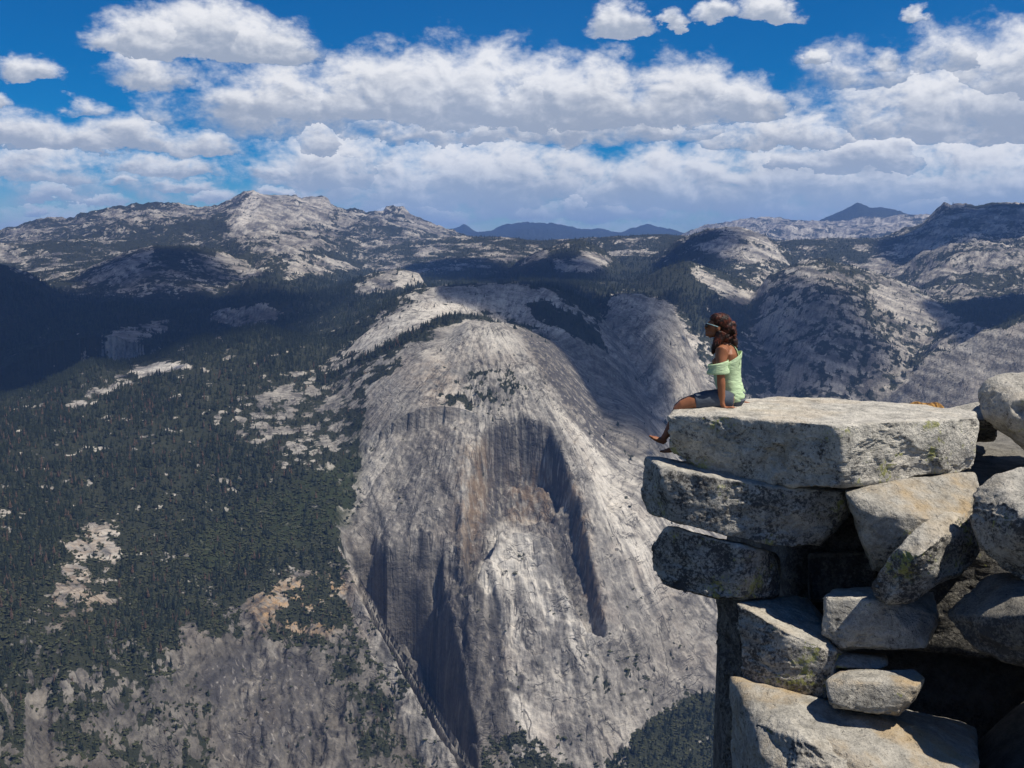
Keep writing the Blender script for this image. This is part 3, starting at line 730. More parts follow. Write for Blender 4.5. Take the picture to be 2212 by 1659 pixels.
# ---- terrain material
def terrain_material():
    mt, n, b = material('mountain_ground')
    pos = n.node('ShaderNodeNewGeometry').outputs['Position']
    vg, wm, dk, pa_, br = (n.attr(k) for k in ('veg', 'warm', 'dark', 'pale', 'brush'))
    dist = n.vm('LENGTH', pos)
    farf = n.lin(dist, 3200, 9000)
    big = n.noise(pos, 1 / 260, 6, .6)
    med = n.noise(pos, 1 / 55, 7, .62)
    fin = n.noise(pos, 1 / 9, 5, .65)
    # granite: grey, weathered lighter and darker; fine salt and pepper of joints and blocks
    flw = n.attr('flow')
    g = n.m('ADD', n.m('MULTIPLY', big, .40), n.m('ADD', n.m('MULTIPLY', med, .34), n.m('MULTIPLY', fin, .30)))
    g = n.m('ADD', g, n.m('MULTIPLY', flw, .24))
    rock = n.mix(n.ss(g, .36, .72), (.125, .12, .117), (.58, .54, .475))
    rock = n.mix(n.m('MULTIPLY', pa_, n.lin(n.m('ADD', med, n.m('MULTIPLY', flw, .7)), .2, .6, .25, .95)), rock, (.62, .58, .515))
    rock = n.mix(n.m('MULTIPLY', n.ss(n.noise(pos, 1 / 120, 4, .6), .5, .68), .35), rock, (.35, .30, .255))
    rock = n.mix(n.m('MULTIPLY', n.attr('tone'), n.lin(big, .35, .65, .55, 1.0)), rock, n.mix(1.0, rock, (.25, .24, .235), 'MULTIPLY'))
    # fine striation down the slope, flecks, and long thin cracks
    cxy = n.node('ShaderNodeCombineXYZ')
    n.l.new(n.attr('across'), cxy.inputs[0]); n.l.new(n.attr('down'), cxy.inputs[1])
    n.l.new(n.m('MULTIPLY', big, 60.0), cxy.inputs[2])
    fc = cxy.outputs[0]
    stn = n.noise(n.mapping(fc, scale=(1 / 5, 1 / 38, 1 / 60)), 1, 6, .68, .25)
    fleck = n.noise(pos, 1 / 4.5, 4, .7)
    rock = n.mix(n.ss(stn, .50, .66, 0, .62), rock, n.mix(1.0, rock, (.36, .36, .37), 'MULTIPLY'))
    rock = n.mix(n.ss(stn, .44, .30, 0, .45), rock, n.mix(1.0, rock, (1.45, 1.42, 1.38), 'MULTIPLY'))
    rock = n.mix(n.ss(fleck, .54, .70, 0, .55), rock, n.mix(1.0, rock, (.40, .40, .40), 'MULTIPLY'))
    def contour(sc, width, det):
        q_ = n.noise(n.mapping(fc, scale=sc), 1, det, .6, .3)
        return n.ss(n.m('ABSOLUTE', n.m('SUBTRACT', q_, .5)), width, 0.0)
    lc = n.m('MULTIPLY', contour((1 / 46, 1 / 210, 1 / 60), .016, 3), n.ss(n.noise(pos, 1 / 85, 3, .6), .44, .56))
    lc = n.m('MAXIMUM', lc, n.m('MULTIPLY', contour((1 / 150, 1 / 48, 1 / 60), .013, 4), n.ss(n.noise(n.vm('ADD', pos, (300, 70, 10)), 1 / 100, 3, .6), .47, .58)))
    rock = n.mix(n.m('MULTIPLY', lc, .8), rock, (.05, .049, .05))
    # streaks run down the walls
    st = n.noise(n.mapping(pos, scale=(1 / 13, 1 / 13, 1 / 260)), 1, 5, .62, .3)
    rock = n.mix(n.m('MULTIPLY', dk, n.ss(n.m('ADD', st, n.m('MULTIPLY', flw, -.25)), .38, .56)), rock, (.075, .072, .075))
    rock = n.mix(n.m('MULTIPLY', dk, n.ss(n.noise(n.mapping(pos, scale=(1 / 9, 1 / 9, 1 / 300)), 1, 3, .5), .60, .68, 0, .55)), rock, (.50, .46, .42))
    rock = n.mix(n.m('MULTIPLY', wm, n.ss(n.m('ADD', n.m('MULTIPLY', st, .5), n.m('MULTIPLY', med, .5)), .40, .58)), rock, (.36, .235, .125))
    # a few joints, bent and broken
    wv = n.node('ShaderNodeTexNoise')
    n.l.new(n.mapping(pos, scale=(1 / 70,) * 3), wv.inputs['Vector'])
    wv.inputs['Scale'].default_value = 1.0
    wv.inputs['Detail'].default_value = 3.0
    jp = n.vm('ADD', pos, n.vm('SCALE', wv.outputs['Color'], 120.0))
    jd = n.voro(n.mapping(jp, scale=(1 / 75, 1 / 75, 1 / 170), rot=(.25, .3, .2)), 1.0, 'DISTANCE_TO_EDGE')
    jm = n.m('MULTIPLY', n.ss(jd, .035, .0), n.ss(n.noise(pos, 1 / 90, 3, .6), .50, .62))
    rock = n.mix(n.m('MULTIPLY', jm, .5), rock, (.07, .068, .07))
    rock = n.mix(n.m('MULTIPLY', n.attr('crack'), .85), rock, (.045, .044, .046))
    # cover: conifers and brush
    pf = n.noise(pos, 1 / 70, 6, .68)
    cov = n.ss(n.m('ADD', n.attr('cover'), n.m('MULTIPLY', n.m('SUBTRACT', n.noise(pos, 1 / 22, 5, .66), .5), n.lin(farf, 0, 1, 1.1, 1.6))), -.04, .10)
    green = n.mix(n.noise(pos, 1 / 30, 4, .6), (.012, .017, .012), (.045, .047, .030))
    col = n.mix(cov, rock, green)
    col = n.mix(n.m('MULTIPLY', br, n.ss(med, .36, .50)), col, (.028, .036, .017))
    n.l.new(col, b.inputs['Base Color'])
    b.inputs['Roughness'].default_value = .92
    b.inputs['Specular IOR Level'].default_value = .12
    hgt_ = n.m('ADD', n.m('MULTIPLY', med, 18.0), n.m('ADD', n.m('MULTIPLY', fin, 2.2), n.m('MULTIPLY', n.noise(pos, 1 / 26, 3, .6), 7.0)))
    hgt_ = n.m('ADD', hgt_, n.m('ADD', n.m('MULTIPLY', jm, -2.0), n.m('ADD', n.m('MULTIPLY', lc, -2.5), n.m('MULTIPLY', stn, -3.5))))
    hgt_ = n.m('ADD', hgt_, n.m('MULTIPLY', pf, n.m('MULTIPLY', farf, 45.0)))
    n.l.new(n.bump(hgt_, .75, 1.0), b.inputs['Normal'])
    return mt
MAT_TERRAIN = terrain_material()

# ---- split the height field into the land forms one can name
idx = np.arange(NA * NR, dtype=np.int32).reshape(NA, NR)
quads = np.stack([idx[:-1, :-1], idx[1:, :-1], idx[1:, 1:], idx[:-1, 1:]], -1).reshape(-1, 4)
fl = layer_id[:-1, :-1].reshape(-1).astype(np.int32)
fx, fy, fr = PXg[:-1, :-1].reshape(-1), PYg[:-1, :-1].reshape(-1), RHg[:-1, :-1].reshape(-1)
in_dome = (fl == 0) & (fr < 3250) & (((fx > 742) & (fy < 1212)) | (fx > 755 + (fy - 1212) * .55)) & inside_poly([(1000,686),(1090,686),(1150,712),(1310,800),(1420,900),(1500,1000),(1640,1200),(1760,2000),(1080,2000),(1004,1659),(755,1216),(738,1150),(766,1080),(779,1000),(779,930),(796,860),(876,764)], fx, fy)
in_butt = (fl == 0) & ~in_dome & (fr < 2480) & inside_poly([(470,1380),(560,1285),(640,1252),(752,1212),(1004,1659),(1150,2100),(300,2100),(400,1500)], fx, fy)
region = fl + 10
region[fl == 0] = 0
region[in_dome] = 1
region[in_butt] = 2
NAMES = {0: ('forest_slope_terrain', 'dark conifer forest slope with grey talus falling to the canyon'),
    1: ('granite_dome_terrain', 'huge pale granite dome with arched streaked wall above canyon'),
    2: ('buttress_terrain', 'rocky buttress with orange ground beside the dark chasm'),
    11: ('mountain', 'long high ridge of granite and forest with blunt summit tower on skyline'), 12: ('hills', 'low wooded hills in front of the high ridge'),
    13: ('distant_mountains', 'far blue range on the skyline'), 14: ('distant_mountain', 'sharp blue peak on the skyline beyond the pale range'), 15: ('distant_mountains', 'pale far peaks on the skyline under cloud'),
    16: ('mountain', 'dark craggy mountain with pointed peak at the right edge'), 17: ('hill', 'broad rounded granite hill in the middle distance'),
    18: ('hill', 'small dark wooded cone of a hill in the middle distance'), 19: ('hill', 'wooded hill with small bare granite knobs'),
    20: ('mountain', 'broad granite mountainside behind the seated woman'), 21: ('hill', 'smooth slanting granite slabs above the slab rock'),
    22: ('hill', 'bare rounded granite dome just above the woman\'s head level'), 23: ('hill', 'wide shaded granite slab behind the dome summit'),
    24: ('hill', 'bright granite ridge with a row of pines before it'), 25: ('hill', 'rounded hill with bright granite rim beyond the dark forest'),
    26: ('hill', 'tiny bare knob among the forest'), 27: ('hill', 'knob of speckled bright granite beyond the forest'), 28: ('hill', 'dark wooded spur in cloud shadow')}
vert_all = np.stack([SX, SY, z], -1).reshape(-1, 3)
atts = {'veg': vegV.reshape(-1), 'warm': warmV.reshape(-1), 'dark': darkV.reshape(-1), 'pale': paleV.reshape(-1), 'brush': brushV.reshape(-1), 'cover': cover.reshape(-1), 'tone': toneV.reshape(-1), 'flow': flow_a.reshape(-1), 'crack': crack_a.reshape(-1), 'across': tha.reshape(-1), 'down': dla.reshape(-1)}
for rg in np.unique(region):
    f_ = quads[region == rg]
    u_, inv = np.unique(f_, return_inverse=True)
    nm, lb = NAMES.get(int(rg), ('terrain', 'rocky ground'))
    o = mesh_obj(nm, vert_all[u_], inv.reshape(-1, 4), MAT_TERRAIN)
    tag(o, lb, None, None, 'structure')
    for k_, v_ in atts.items():
        a_ = o.data.attributes.new(k_, 'FLOAT', 'POINT')
        a_.data.foreach_set('value', v_[u_])

# ---- haze: the air between the ledge and the far ranges
def box_mesh(name, lo, hi):
    (x0, y0, z0_), (x1, y1, z1_) = lo, hi
    v = [(x0, y0, z0_), (x1, y0, z0_), (x1, y1, z0_), (x0, y1, z0_), (x0, y0, z1_), (x1, y0, z1_), (x1, y1, z1_), (x0, y1, z1_)]
    f = [(0, 3, 2, 1), (4, 5, 6, 7), (0, 1, 5, 4), (1, 2, 6, 5), (2, 3, 7, 6), (3, 0, 4, 7)]
    return mesh_obj(name, v, f, None, None, False)
hz = box_mesh('haze', (-26000, -400, float(z.min()) - 60), (26000, 36500, float(z.max()) + 40))
tag(hz, 'thin blue haze over the canyon and far ranges', None, None, 'stuff')
hm = bpy.data.materials.new('haze')
hm.use_nodes = True
hn = NT(hm.node_tree)
hn.n.clear()
pv = hn.node('ShaderNodeVolumePrincipled')
pv.inputs['Color'].default_value = (0.21, 0.43, 0.98, 1)
pv.inputs['Density'].default_value = 3.1e-5
pv.inputs['Anisotropy'].default_value = 0.1
ho = hn.node('ShaderNodeOutputMaterial')
hn.l.new(pv.outputs[0], ho.inputs['Volume'])
hz.data.materials.append(hm)

# ---- cumulus overhead, above the top of the picture: its shadows lie on the forest and the slabs
cm = bpy.data.materials.new('cloud')
cm.use_nodes = True
cn = NT(cm.node_tree)
cn.n.clear()
cv = cn.node('ShaderNodeVolumePrincipled')
cv.inputs['Color'].default_value = (1, 1, 1, 1)
cv.inputs['Density'].default_value = 0.011
cv.inputs['Anisotropy'].default_value = 0.6
co_ = cn.node('ShaderNodeOutputMaterial')
cn.l.new(cv.outputs[0], co_.inputs['Volume'])
def overhead_cloud(poly, hc, thick=320, soft=110, label='white cumulus cloud overhead'):
    pts = []
    for (px_, py_) in poly:
        h_ = ground_hit(px_, py_)
        t_ = (hc - h_[2]) / S[2]
        pts.append((h_ + S * t_)[:2])
    pts = np.array(pts)
    cell = 45.0
    lo = pts.min(0) - 500; hi = pts.max(0) + 500
    gx, gy = np.meshgrid(np.arange(lo[0], hi[0], cell), np.arange(lo[1], hi[1], cell), indexing='ij')
    m_ = inside_poly([tuple(p) for p in pts], gx, gy).astype(np.float32)
    nb = int(soft / cell) + 1
    for _ in range(2):
        for ax in (0, 1):
            m_ = sum(np.roll(m_, k, ax) for k in range(-nb, nb + 1)) / (2 * nb + 1)
    th = np.clip(m_ * 1.35 - .25 + fbm2(gx / 420, gy / 420, 5, 131) * .42 * (m_ > .03), 0, 1) ** .8 * thick
    th[0, :] = th[-1, :] = 0; th[:, 0] = th[:, -1] = 0
    ni, nj = th.shape
    vi = np.arange(ni * nj).reshape(ni, nj)
    top = np.stack([gx, gy, hc + th], -1).reshape(-1, 3)
    bot = np.stack([gx, gy, hc - th * .22], -1).reshape(-1, 3)
    solid = th > 0
    bi = np.where(solid, vi + ni * nj, vi)                      # the rim shares its vertices
    keep = (solid[:-1, :-1] | solid[1:, :-1] | solid[1:, 1:] | solid[:-1, 1:])
    ft = np.stack([vi[:-1, :-1], vi[1:, :-1], vi[1:, 1:], vi[:-1, 1:]], -1)[keep]
    fb = np.stack([bi[:-1, :-1], bi[:-1, 1:], bi[1:, 1:], bi[1:, :-1]], -1)[keep]
    f_ = np.concatenate([ft, fb]); v_ = np.concatenate([top, bot])
    u_, inv = np.unique(f_, return_inverse=True)
    o = mesh_obj('clouds', v_[u_], inv.reshape(-1, 4), cm)
    tag(o, label, None, 'cumulus clouds overhead', 'stuff')
    vv = v_[u_]
    print('CLOUD', poly[0], 'min elevation', round(math.degrees(float(np.min(np.arctan2(vv[:, 2], np.hypot(vv[:, 0], vv[:, 1]))))), 1))
    return o
overhead_cloud([(-250,600),(0,585),(110,615),(200,650),(420,625),(640,640),(690,660),(640,690),(560,712),(400,745),(200,785),(0,850),(-250,880)], 2300, 250, 150)
overhead_cloud([(980,622),(1130,606),(1290,640),(1360,740),(1440,860),(1450,930),(1400,960),(1330,890),(1260,810),(1190,735),(1110,690),(1040,662)], 1900, 300, 40)
overhead_cloud([(1330,640),(1400,636),(1440,652),(1450,690),(1420,690),(1380,720),(1400,800),(1440,880),(1400,880),(1340,800),(1310,720)], 2000, 280, 60)
overhead_cloud([(1560,640),(1700,600),(1800,640),(1880,700),(1900,790),(1880,860),(1760,860),(1640,860),(1600,780)], 2300, 230, 120)
overhead_cloud([(2020,655),(2110,650),(2300,640),(2320,690),(2110,710)], 2500, 300, 70)
overhead_cloud([(160,600),(330,540),(440,540),(560,600),(420,618),(250,630)], 2900, 200, 90)
overhead_cloud([(900,570),(1060,560),(1180,575),(1330,590),(1250,610),(1000,606)], 3300, 300, 100)
overhead_cloud([(1440,560),(1540,500),(1610,495),(1580,530),(1480,580)], 3400, 260, 80)
overhead_cloud([(1900,520),(2000,485),(2040,445),(2300,440),(2300,475),(2120,520),(1960,560)], 4200, 260, 120)

# ------------------------------------------------------------------ conifers
def crown_mesh(name, seed, tiers, width, mat, bare=.10):
    rnd = random.Random(seed)
    vs_, fs_ = [], []
    for t in range(tiers):
        k = t / (tiers - 1)
        zb = bare + (0.93 - bare) * k ** .92
        zt = min(zb + (0.98 - bare) / tiers * 1.9, 1.0)
        rad = width * (1 - k) ** .85 * rnd.uniform(.8, 1.15) + .012
        n_ = 7
        a0 = rnd.uniform(0, 6.28)
        cxo, cyo = rnd.uniform(-.012, .012), rnd.uniform(-.012, .012)
        ap = len(vs_); vs_.append((cxo, cyo, zt))
        ring = []
        for j in range(2 * n_):
            a = a0 + math.pi * j / n_ + rnd.uniform(-.12, .12)
            rr = rad * (rnd.uniform(.75, 1.25) if j % 2 == 0 else rnd.uniform(.35, .6))
            ring.append(len(vs_)); vs_.append((cxo + rr * math.cos(a), cyo + rr * math.sin(a), zb - (.035 if j % 2 == 0 else -.012) + rnd.uniform(-.01, .01)))
        for j in range(2 * n_):
            fs_.append((ap, ring[j], ring[(j + 1) % (2 * n_)]))
    me = bpy.data.meshes.new(name)
    me.from_pydata(vs_, [], fs_)
    me.materials.append(mat)
    return me
def trunk_mesh(mat):
    vs_, fs_ = [], []
    for k, (h, r_) in enumerate(((-.03, .022), (.25, .017), (.6, .010), (.93, .003))):
        for j in range(6):
            vs_.append((r_ * math.cos(j * math.pi / 3), r_ * math.sin(j * math.pi / 3), h))
    for k in range(3):
        for j in range(6):
            fs_.append((k * 6 + j, k * 6 + (j + 1) % 6, k * 6 + 6 + (j + 1) % 6, k * 6 + 6 + j))
    me = bpy.data.meshes.new('trunk')
    me.from_pydata(vs_, [], fs_)
    me.materials.append(mat)
    return me
def needle_material(name, c0, c1):
    mt, n, b = material(name)
    rnd = n.node('ShaderNodeObjectInfo').outputs['Random']
    pos = n.node('ShaderNodeNewGeometry').outputs['Position']
    c = n.mix(n.m('ADD', n.m('MULTIPLY', rnd, .6), n.m('MULTIPLY', n.noise(pos, .35, 3, .6), .5), clamp=True), c0, c1)
    n.l.new(c, b.inputs['Base Color'])
    b.inputs['Roughness'].default_value = .8
    return mt
M_NEEDLE = needle_material('needles', (.009, .016, .013), (.044, .054, .030))
M_DEAD = needle_material('dead_needles', (.09, .055, .04), (.15, .10, .07))
mtb, nb_, bb_ = material('pine_bark')
nb_.l.new(nb_.mix(nb_.noise(nb_.node('ShaderNodeNewGeometry').outputs['Position'], 1.5, 4), (.07, .05, .04), (.16, .12, .09)), bb_.inputs['Base Color'])
CROWNS = [crown_mesh('crown', 1, 8, .17, M_NEEDLE), crown_mesh('crown', 2, 7, .21, M_NEEDLE, .16), crown_mesh('crown', 3, 6, .27, M_NEEDLE, .05), crown_mesh('crown', 4, 7, .13, M_DEAD, .2)]
TRUNK = trunk_mesh(mtb)
def shrub_mesh(seed, mat):
    rnd = random.Random(seed)
    vs_, fs_ = [], []
    for k in range(9):
        a, r_ = rnd.uniform(0, 6.28), rnd.uniform(0, .38)
        c_ = (r_ * math.cos(a), r_ * math.sin(a), rnd.uniform(.2, .62)); q = rnd.uniform(.18, .34)
        b_ = len(vs_)
        for d_ in ((1, 0, 0), (0, 1, 0), (-1, 0, 0), (0, -1, 0), (0, 0, 1), (0, 0, -1)):
            j_ = rnd.uniform(.7, 1.2)
            vs_.append((c_[0] + d_[0] * q * j_, c_[1] + d_[1] * q * j_, c_[2] + d_[2] * q * j_))
        for f_ in ((0, 1, 4), (1, 2, 4), (2, 3, 4), (3, 0, 4), (1, 0, 5), (2, 1, 5), (3, 2, 5), (0, 3, 5)):
            fs_.append(tuple(b_ + i_ for i_ in f_))
    me = bpy.data.meshes.new('shrub')
    me.from_pydata(vs_, [], fs_)
    me.materials.append(mat)
    return me
M_SHRUB = needle_material('shrub_leaves', (.022, .028, .014), (.062, .066, .030))
CROWNS.append(shrub_mesh(8, M_SHRUB))

rs = np.random.RandomState(11)
d_rho = np.gradient(rho1)
area = RHg * (az1[1] - az1[0]) * d_rho[None]
den = sstep(cover, -.05, .28) / 62.0
den = den * (.45 + .9 * sstep(fbm2(SX / 210, SY / 210, 3, 141), -.3, .35))
den = den + sstep(cover, -.75, -.2) * np.where((RHg < 2500) & (toneV > .3), 1 / 900.0, 1 / 5200.0) * (RHg < 6000)
den = den * np.where(RHg < 3700, 1.0, np.where(RHg < 5200, .55, .16)) * sstep(RHg, 9000, 7000)
den = den * (1 - .8 * brushV) * sstep(slope, 2.4, 1.5)
top_tan = (z + 24) / RHg
vis = (top_tan > hor_before) & (PXg > -60) & (PXg < 2275) & (PYg < 1740) & (RHg < 9000) & ~((PXg > 1600) & (PYg > 960))
lam = np.where(vis, area * den, 0)
sden = (sstep(cover, -.22, .12) / 60.0 + brushV / 45.0 + sstep(cover, -.6, -.1) / 900.0) * sstep(RHg, 2900, 2300) * sstep(slope, 2.2, 1.2)
slam = np.where(vis, area * sden, 0)
cnt_t = rs.poisson(lam); cnt_s = rs.poisson(slam)
cnt = cnt_t
ii, jj = np.nonzero(cnt)
rep = cnt[ii, jj]
ii = np.repeat(ii, rep); jj = np.repeat(jj, rep)
si, sj = np.nonzero(cnt_s); srep = cnt_s[si, sj]
n_tree = len(ii)
ii = np.concatenate([ii, np.repeat(si, srep)]); jj = np.concatenate([jj, np.repeat(sj, srep)])
is_shrub = np.arange(len(ii)) >= n_tree
ta = az1[ii] + (rs.rand(len(ii)) - .5) * (az1[1] - az1[0]); tr = rho1[jj] + (rs.rand(len(ii)) - .5) * d_rho[jj]
tx, ty = tr * np.sin(ta), tr * np.cos(ta)
tz = ground_z(tx, ty)
tv = vegV[ii, jj]
th_ = (6 + 19 * rs.rand(len(ii)) ** 2.0) * np.where(tv < .7, .62, 1.0) * np.where(tv > .9, 1.1, 1.0)
th_ = th_ * np.where(tr > 4500, 1.15, 1.0)
tk = rs.choice([0, 0, 0, 1, 1, 2], len(ii))
tk = np.where((tv < .7) & (rs.rand(len(ii)) < .55), 2, tk)
tk = np.where((rs.rand(len(ii)) < .10) & (tx < -100) & (tr < 3300), 3, tk)
tk = np.where(is_shrub, 4, tk)
th_ = np.where(is_shrub, rs.uniform(2.5, 6.5, len(ii)), th_)
tp, tq = project(tx, ty, tz)
score = th_ / tr * np.where(tv < .7, 1.5, 1.0) * ((tp > 10) & (tp < 2200) & (tq < 1640) & ~((tp > 1390) & (tq > 850)))
seen = (tz + th_ * .4) / tr > hor_before[ii, jj]
score = np.where(seen & ~is_shrub, score, 0)
order = np.argsort(-score)
single = order[:300]
mass = np.ones(len(ii), bool); mass[single] = False
print('TREES', len(ii), 'forest', int(mass.sum()))

def place_of(px_, py_, v_):
    if inside_poly(DOME, np.array([px_]), np.array([py_]))[0]:
        if py_ < 905: return 'pine on the bare upper granite of the great dome', 'pines on the upper dome'
        return 'conifer on a ledge of the lower granite wall', 'conifers on the lower dome wall'
    if px_ > 1000 and py_ > 1300: return 'conifer on the canyon slope below the granite dome', 'conifers below the dome'
    if py_ > 1230 and px_ > 480:
        if py_ > 1450: return 'conifer low on the buttress beside the dark chasm', 'conifers low on the buttress'
        return 'conifer on the orange ground of the near buttress', 'conifers on the buttress'
    if py_ < 850 and px_ > 640: return 'pine in the row behind the dome summit', 'pines along the ridge behind the dome'
    k = ('by the picture\'s left edge', 'beside the pale clearing', 'right of the pale clearing', 'just left of the green brush')[min(int(px_ // 150), 3)]
    if py_ > 1500: return 'conifer among the lowest cliffs ' + k, 'conifers along the bottom ' + k
    if py_ > 1230: return 'conifer at the foot of the forest slope ' + k, 'conifers at the slope foot ' + k
    return 'conifer standing on the forest slope ' + k, 'conifers on the forest slope ' + k
for c_, k in enumerate(single):
    e = bpy.data.objects.new('pine_tree', None)
    e.empty_display_size = 2
    COL.objects.link(e)
    h = float(th_[k])
    e.location = (float(tx[k]), float(ty[k]), float(tz[k]))
    e.rotation_euler = (0, 0, float(rs.rand() * 6.28))
    e.scale = (h * float(rs.uniform(.85, 1.2)),) * 2 + (h,)
    lb, gp = place_of(float(tp[k]), float(tq[k]), tv[k])
    look = ('slender dark ', 'broad dark ', 'low bushy ', 'reddish-brown dead ')[int(tk[k])]
    lb = look + lb
    gp = look + gp
    tag(e, lb, 'pine tree', gp)
    tko = bpy.data.objects.new('trunk', TRUNK); cro = bpy.data.objects.new('crown', CROWNS[int(tk[k])])
    for o in (tko, cro):
        COL.objects.link(o); o.parent = e

# the rest of the forest, too many to count: points that carry the same conifers
fm = bpy.data.meshes.new('forest')
fp = np.stack([tx, ty, tz], -1)[mass]
fm.vertices.add(len(fp)); fm.vertices.foreach_set('co', fp.astype(np.float32).ravel())
for nm, ty_, va in (('hgt', 'FLOAT', th_[mass]), ('wid', 'FLOAT', th_[mass] * rs.uniform(.85, 1.25, int(mass.sum())) * np.where(is_shrub[mass], 1.5, 1.0)), ('rz', 'FLOAT', rs.rand(int(mass.sum())) * 6.28)):
    fm.attributes.new(nm, ty_, 'POINT').data.foreach_set('value', va.astype(np.float32))
fm.attributes.new('sort', 'INT', 'POINT').data.foreach_set('value', tk[mass].astype(np.int32))
forest = bpy.data.objects.new('forest', fm)
COL.objects.link(forest)
tag(forest, 'dark green conifer forest covering the slopes', None, None, 'stuff')
gt = bpy.data.node_groups.new('forest_trees', 'GeometryNodeTree')
gt.interface.new_socket('Geometry', in_out='INPUT', socket_type='NodeSocketGeometry')
gt.interface.new_socket('Geometry', in_out='OUTPUT', socket_type='NodeSocketGeometry')
G = NT(gt)
gi, go = G.node('NodeGroupInput'), G.node('NodeGroupOutput')
def named(nm, dt):
    nd = G.node('GeometryNodeInputNamedAttribute', data_type=dt)
    nd.inputs['Name'].default_value = nm
    return nd.outputs['Attribute']
g2i = G.node('GeometryNodeGeometryToInstance')
for cme in reversed(CROWNS):
    src = next(o for o in COL.objects if o.data is cme) if any(o.data is cme for o in COL.objects) else None
    if src is None:
        src = bpy.data.objects.new(cme.name, cme)
    oi = G.node('GeometryNodeObjectInfo', transform_space='ORIGINAL')
    oi.inputs['Object'].default_value = src
    oi.inputs['As Instance'].default_value = False
    one = G.node('GeometryNodeGeometryToInstance')
    G.l.new(oi.outputs['Geometry'], one.inputs[0])
    cme['_src'] = one.name
iop = G.node('GeometryNodeInstanceOnPoints')
jn = G.node('GeometryNodeJoinGeometry')
for cme in reversed(CROWNS):
    G.l.new(gt.nodes[cme['_src']].outputs[0], jn.inputs[0])
    del cme['_src']
m2p = G.node('GeometryNodeMeshToPoints')
G.l.new(gi.outputs[0], m2p.inputs['Mesh'])
G.l.new(m2p.outputs[0], iop.inputs['Points'])
G.l.new(jn.outputs[0], iop.inputs['Instance'])
iop.inputs['Pick Instance'].default_value = True
G.l.new(named('sort', 'INT'), iop.inputs['Instance Index'])
cs = G.node('ShaderNodeCombineXYZ')
G.l.new(named('wid', 'FLOAT'), cs.inputs[0]); G.l.new(named('wid', 'FLOAT'), cs.inputs[1]); G.l.new(named('hgt', 'FLOAT'), cs.inputs[2])
G.l.new(cs.outputs[0], iop.inputs['Scale'])
cr_ = G.node('ShaderNodeCombineXYZ')
G.l.new(named('rz', 'FLOAT'), cr_.inputs[2])
try:
    e2r = G.node('FunctionNodeEulerToRotation')
    G.l.new(cr_.outputs[0], e2r.inputs[0]); G.l.new(e2r.outputs[0], iop.inputs['Rotation'])
except Exception:
    G.l.new(cr_.outputs[0], iop.inputs['Rotation'])
G.l.new(iop.outputs[0], go.inputs[0])
md = forest.modifiers.new('trees', 'NODES')
md.node_group = gt

# ------------------------------------------------------------------ the ledge: stacked granite blocks
def granite_material(name, dark=.5, yellow=.2, tan=.3, tone=1.0, speck=1.0):
    mt, n, b = material(name)
    geo = n.node('ShaderNodeNewGeometry')
    pos = geo.outputs['Position']
    nz_ = n.node('ShaderNodeSeparateXYZ')
    n.l.new(geo.outputs['Normal'], nz_.inputs[0])
    up = n.ss(nz_.outputs[2], .25, .75)
    big = n.noise(pos, 1.6, 5, .6)
    med = n.noise(pos, 7, 6, .65)
    fin = n.noise(pos, 38, 5, .7)
    spk = n.noise(pos, 110, 3, .6)
    k = tone
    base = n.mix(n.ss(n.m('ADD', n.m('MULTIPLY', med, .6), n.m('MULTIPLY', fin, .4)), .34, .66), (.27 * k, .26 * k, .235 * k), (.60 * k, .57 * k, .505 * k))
    base = n.mix(n.m('MULTIPLY', n.ss(big, .44, .66), n.lin(up, 0, 1, tan * .4, tan)), base, (.52 * k, .40 * k, .25 * k))
    # biotite specks
    base = n.mix(n.ss(spk, .60, .68, 0, .75 * speck), base, (.05, .05, .052))
    base = n.mix(n.ss(spk, .36, .28, 0, .5), base, (.66 * k, .65 * k, .62 * k))
    # black lichen in patches, heavier on the sides than on the trodden tops
    lich = n.m('ADD', n.m('MULTIPLY', n.noise(pos, 3.6, 8, .78), .55), n.m('MULTIPLY', n.noise(pos, 34, 4, .75), .45))
    thr = n.lin(up, 0, 1, .65 - .17 * dark, .70 - .10 * dark)
    lm = n.ss(n.m('SUBTRACT', lich, thr), -.03, .06)
    base = n.mix(n.m('MULTIPLY', lm, .9), base, n.mix(med, (.022, .022, .025), (.085, .085, .088)))
    # yellow-green crust lichen
    yl = n.m('ADD', n.m('MULTIPLY', n.noise(n.vm('ADD', pos, (7, 3, 1)), 2.4, 8, .7), .7), n.m('MULTIPLY', n.noise(pos, 27, 4, .7), .3))
    ym = n.ss(n.m('SUBTRACT', yl, n.lin(up, 0, 1, .64 - .22 * yellow, .70 - .10 * yellow)), 0, .05)
    base = n.mix(n.m('MULTIPLY', ym, .75), base, n.mix(fin, (.20, .22, .05), (.50, .50, .16)))
    n.l.new(base, b.inputs['Base Color'])
    b.inputs['Roughness'].default_value = .9
    b.inputs['Specular IOR Level'].default_value = .15
    h = n.m('ADD', n.m('MULTIPLY', med, .050), n.m('ADD', n.m('MULTIPLY', fin, .022), n.m('MULTIPLY', spk, .004)))
    h = n.m('ADD', h, n.m('MULTIPLY', n.ss(n.noise(pos, 15, 4, .6, .6), .42, .30), -.014))
    n.l.new(n.bump(h, .9, 1.0), b.inputs['Normal'])
    return mt
M_TOP = granite_material('granite_top_slab', .62, .46, .30, 1.12)
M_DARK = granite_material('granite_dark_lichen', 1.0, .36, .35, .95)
M_MID = granite_material('granite_lichen', .92, .36, .25, .95)
M_TAN = granite_material('granite_tan', .60, .3, 1.0, .84, .9)
M_CAVE = granite_material('granite_shade_darkened', 1.0, .1, .1, .42)  # darkened granite copy: shade of the hollow and outer edge put into colour
M_PALE = granite_material('granite_pale', .5, .15, .2, 1.0, .8)

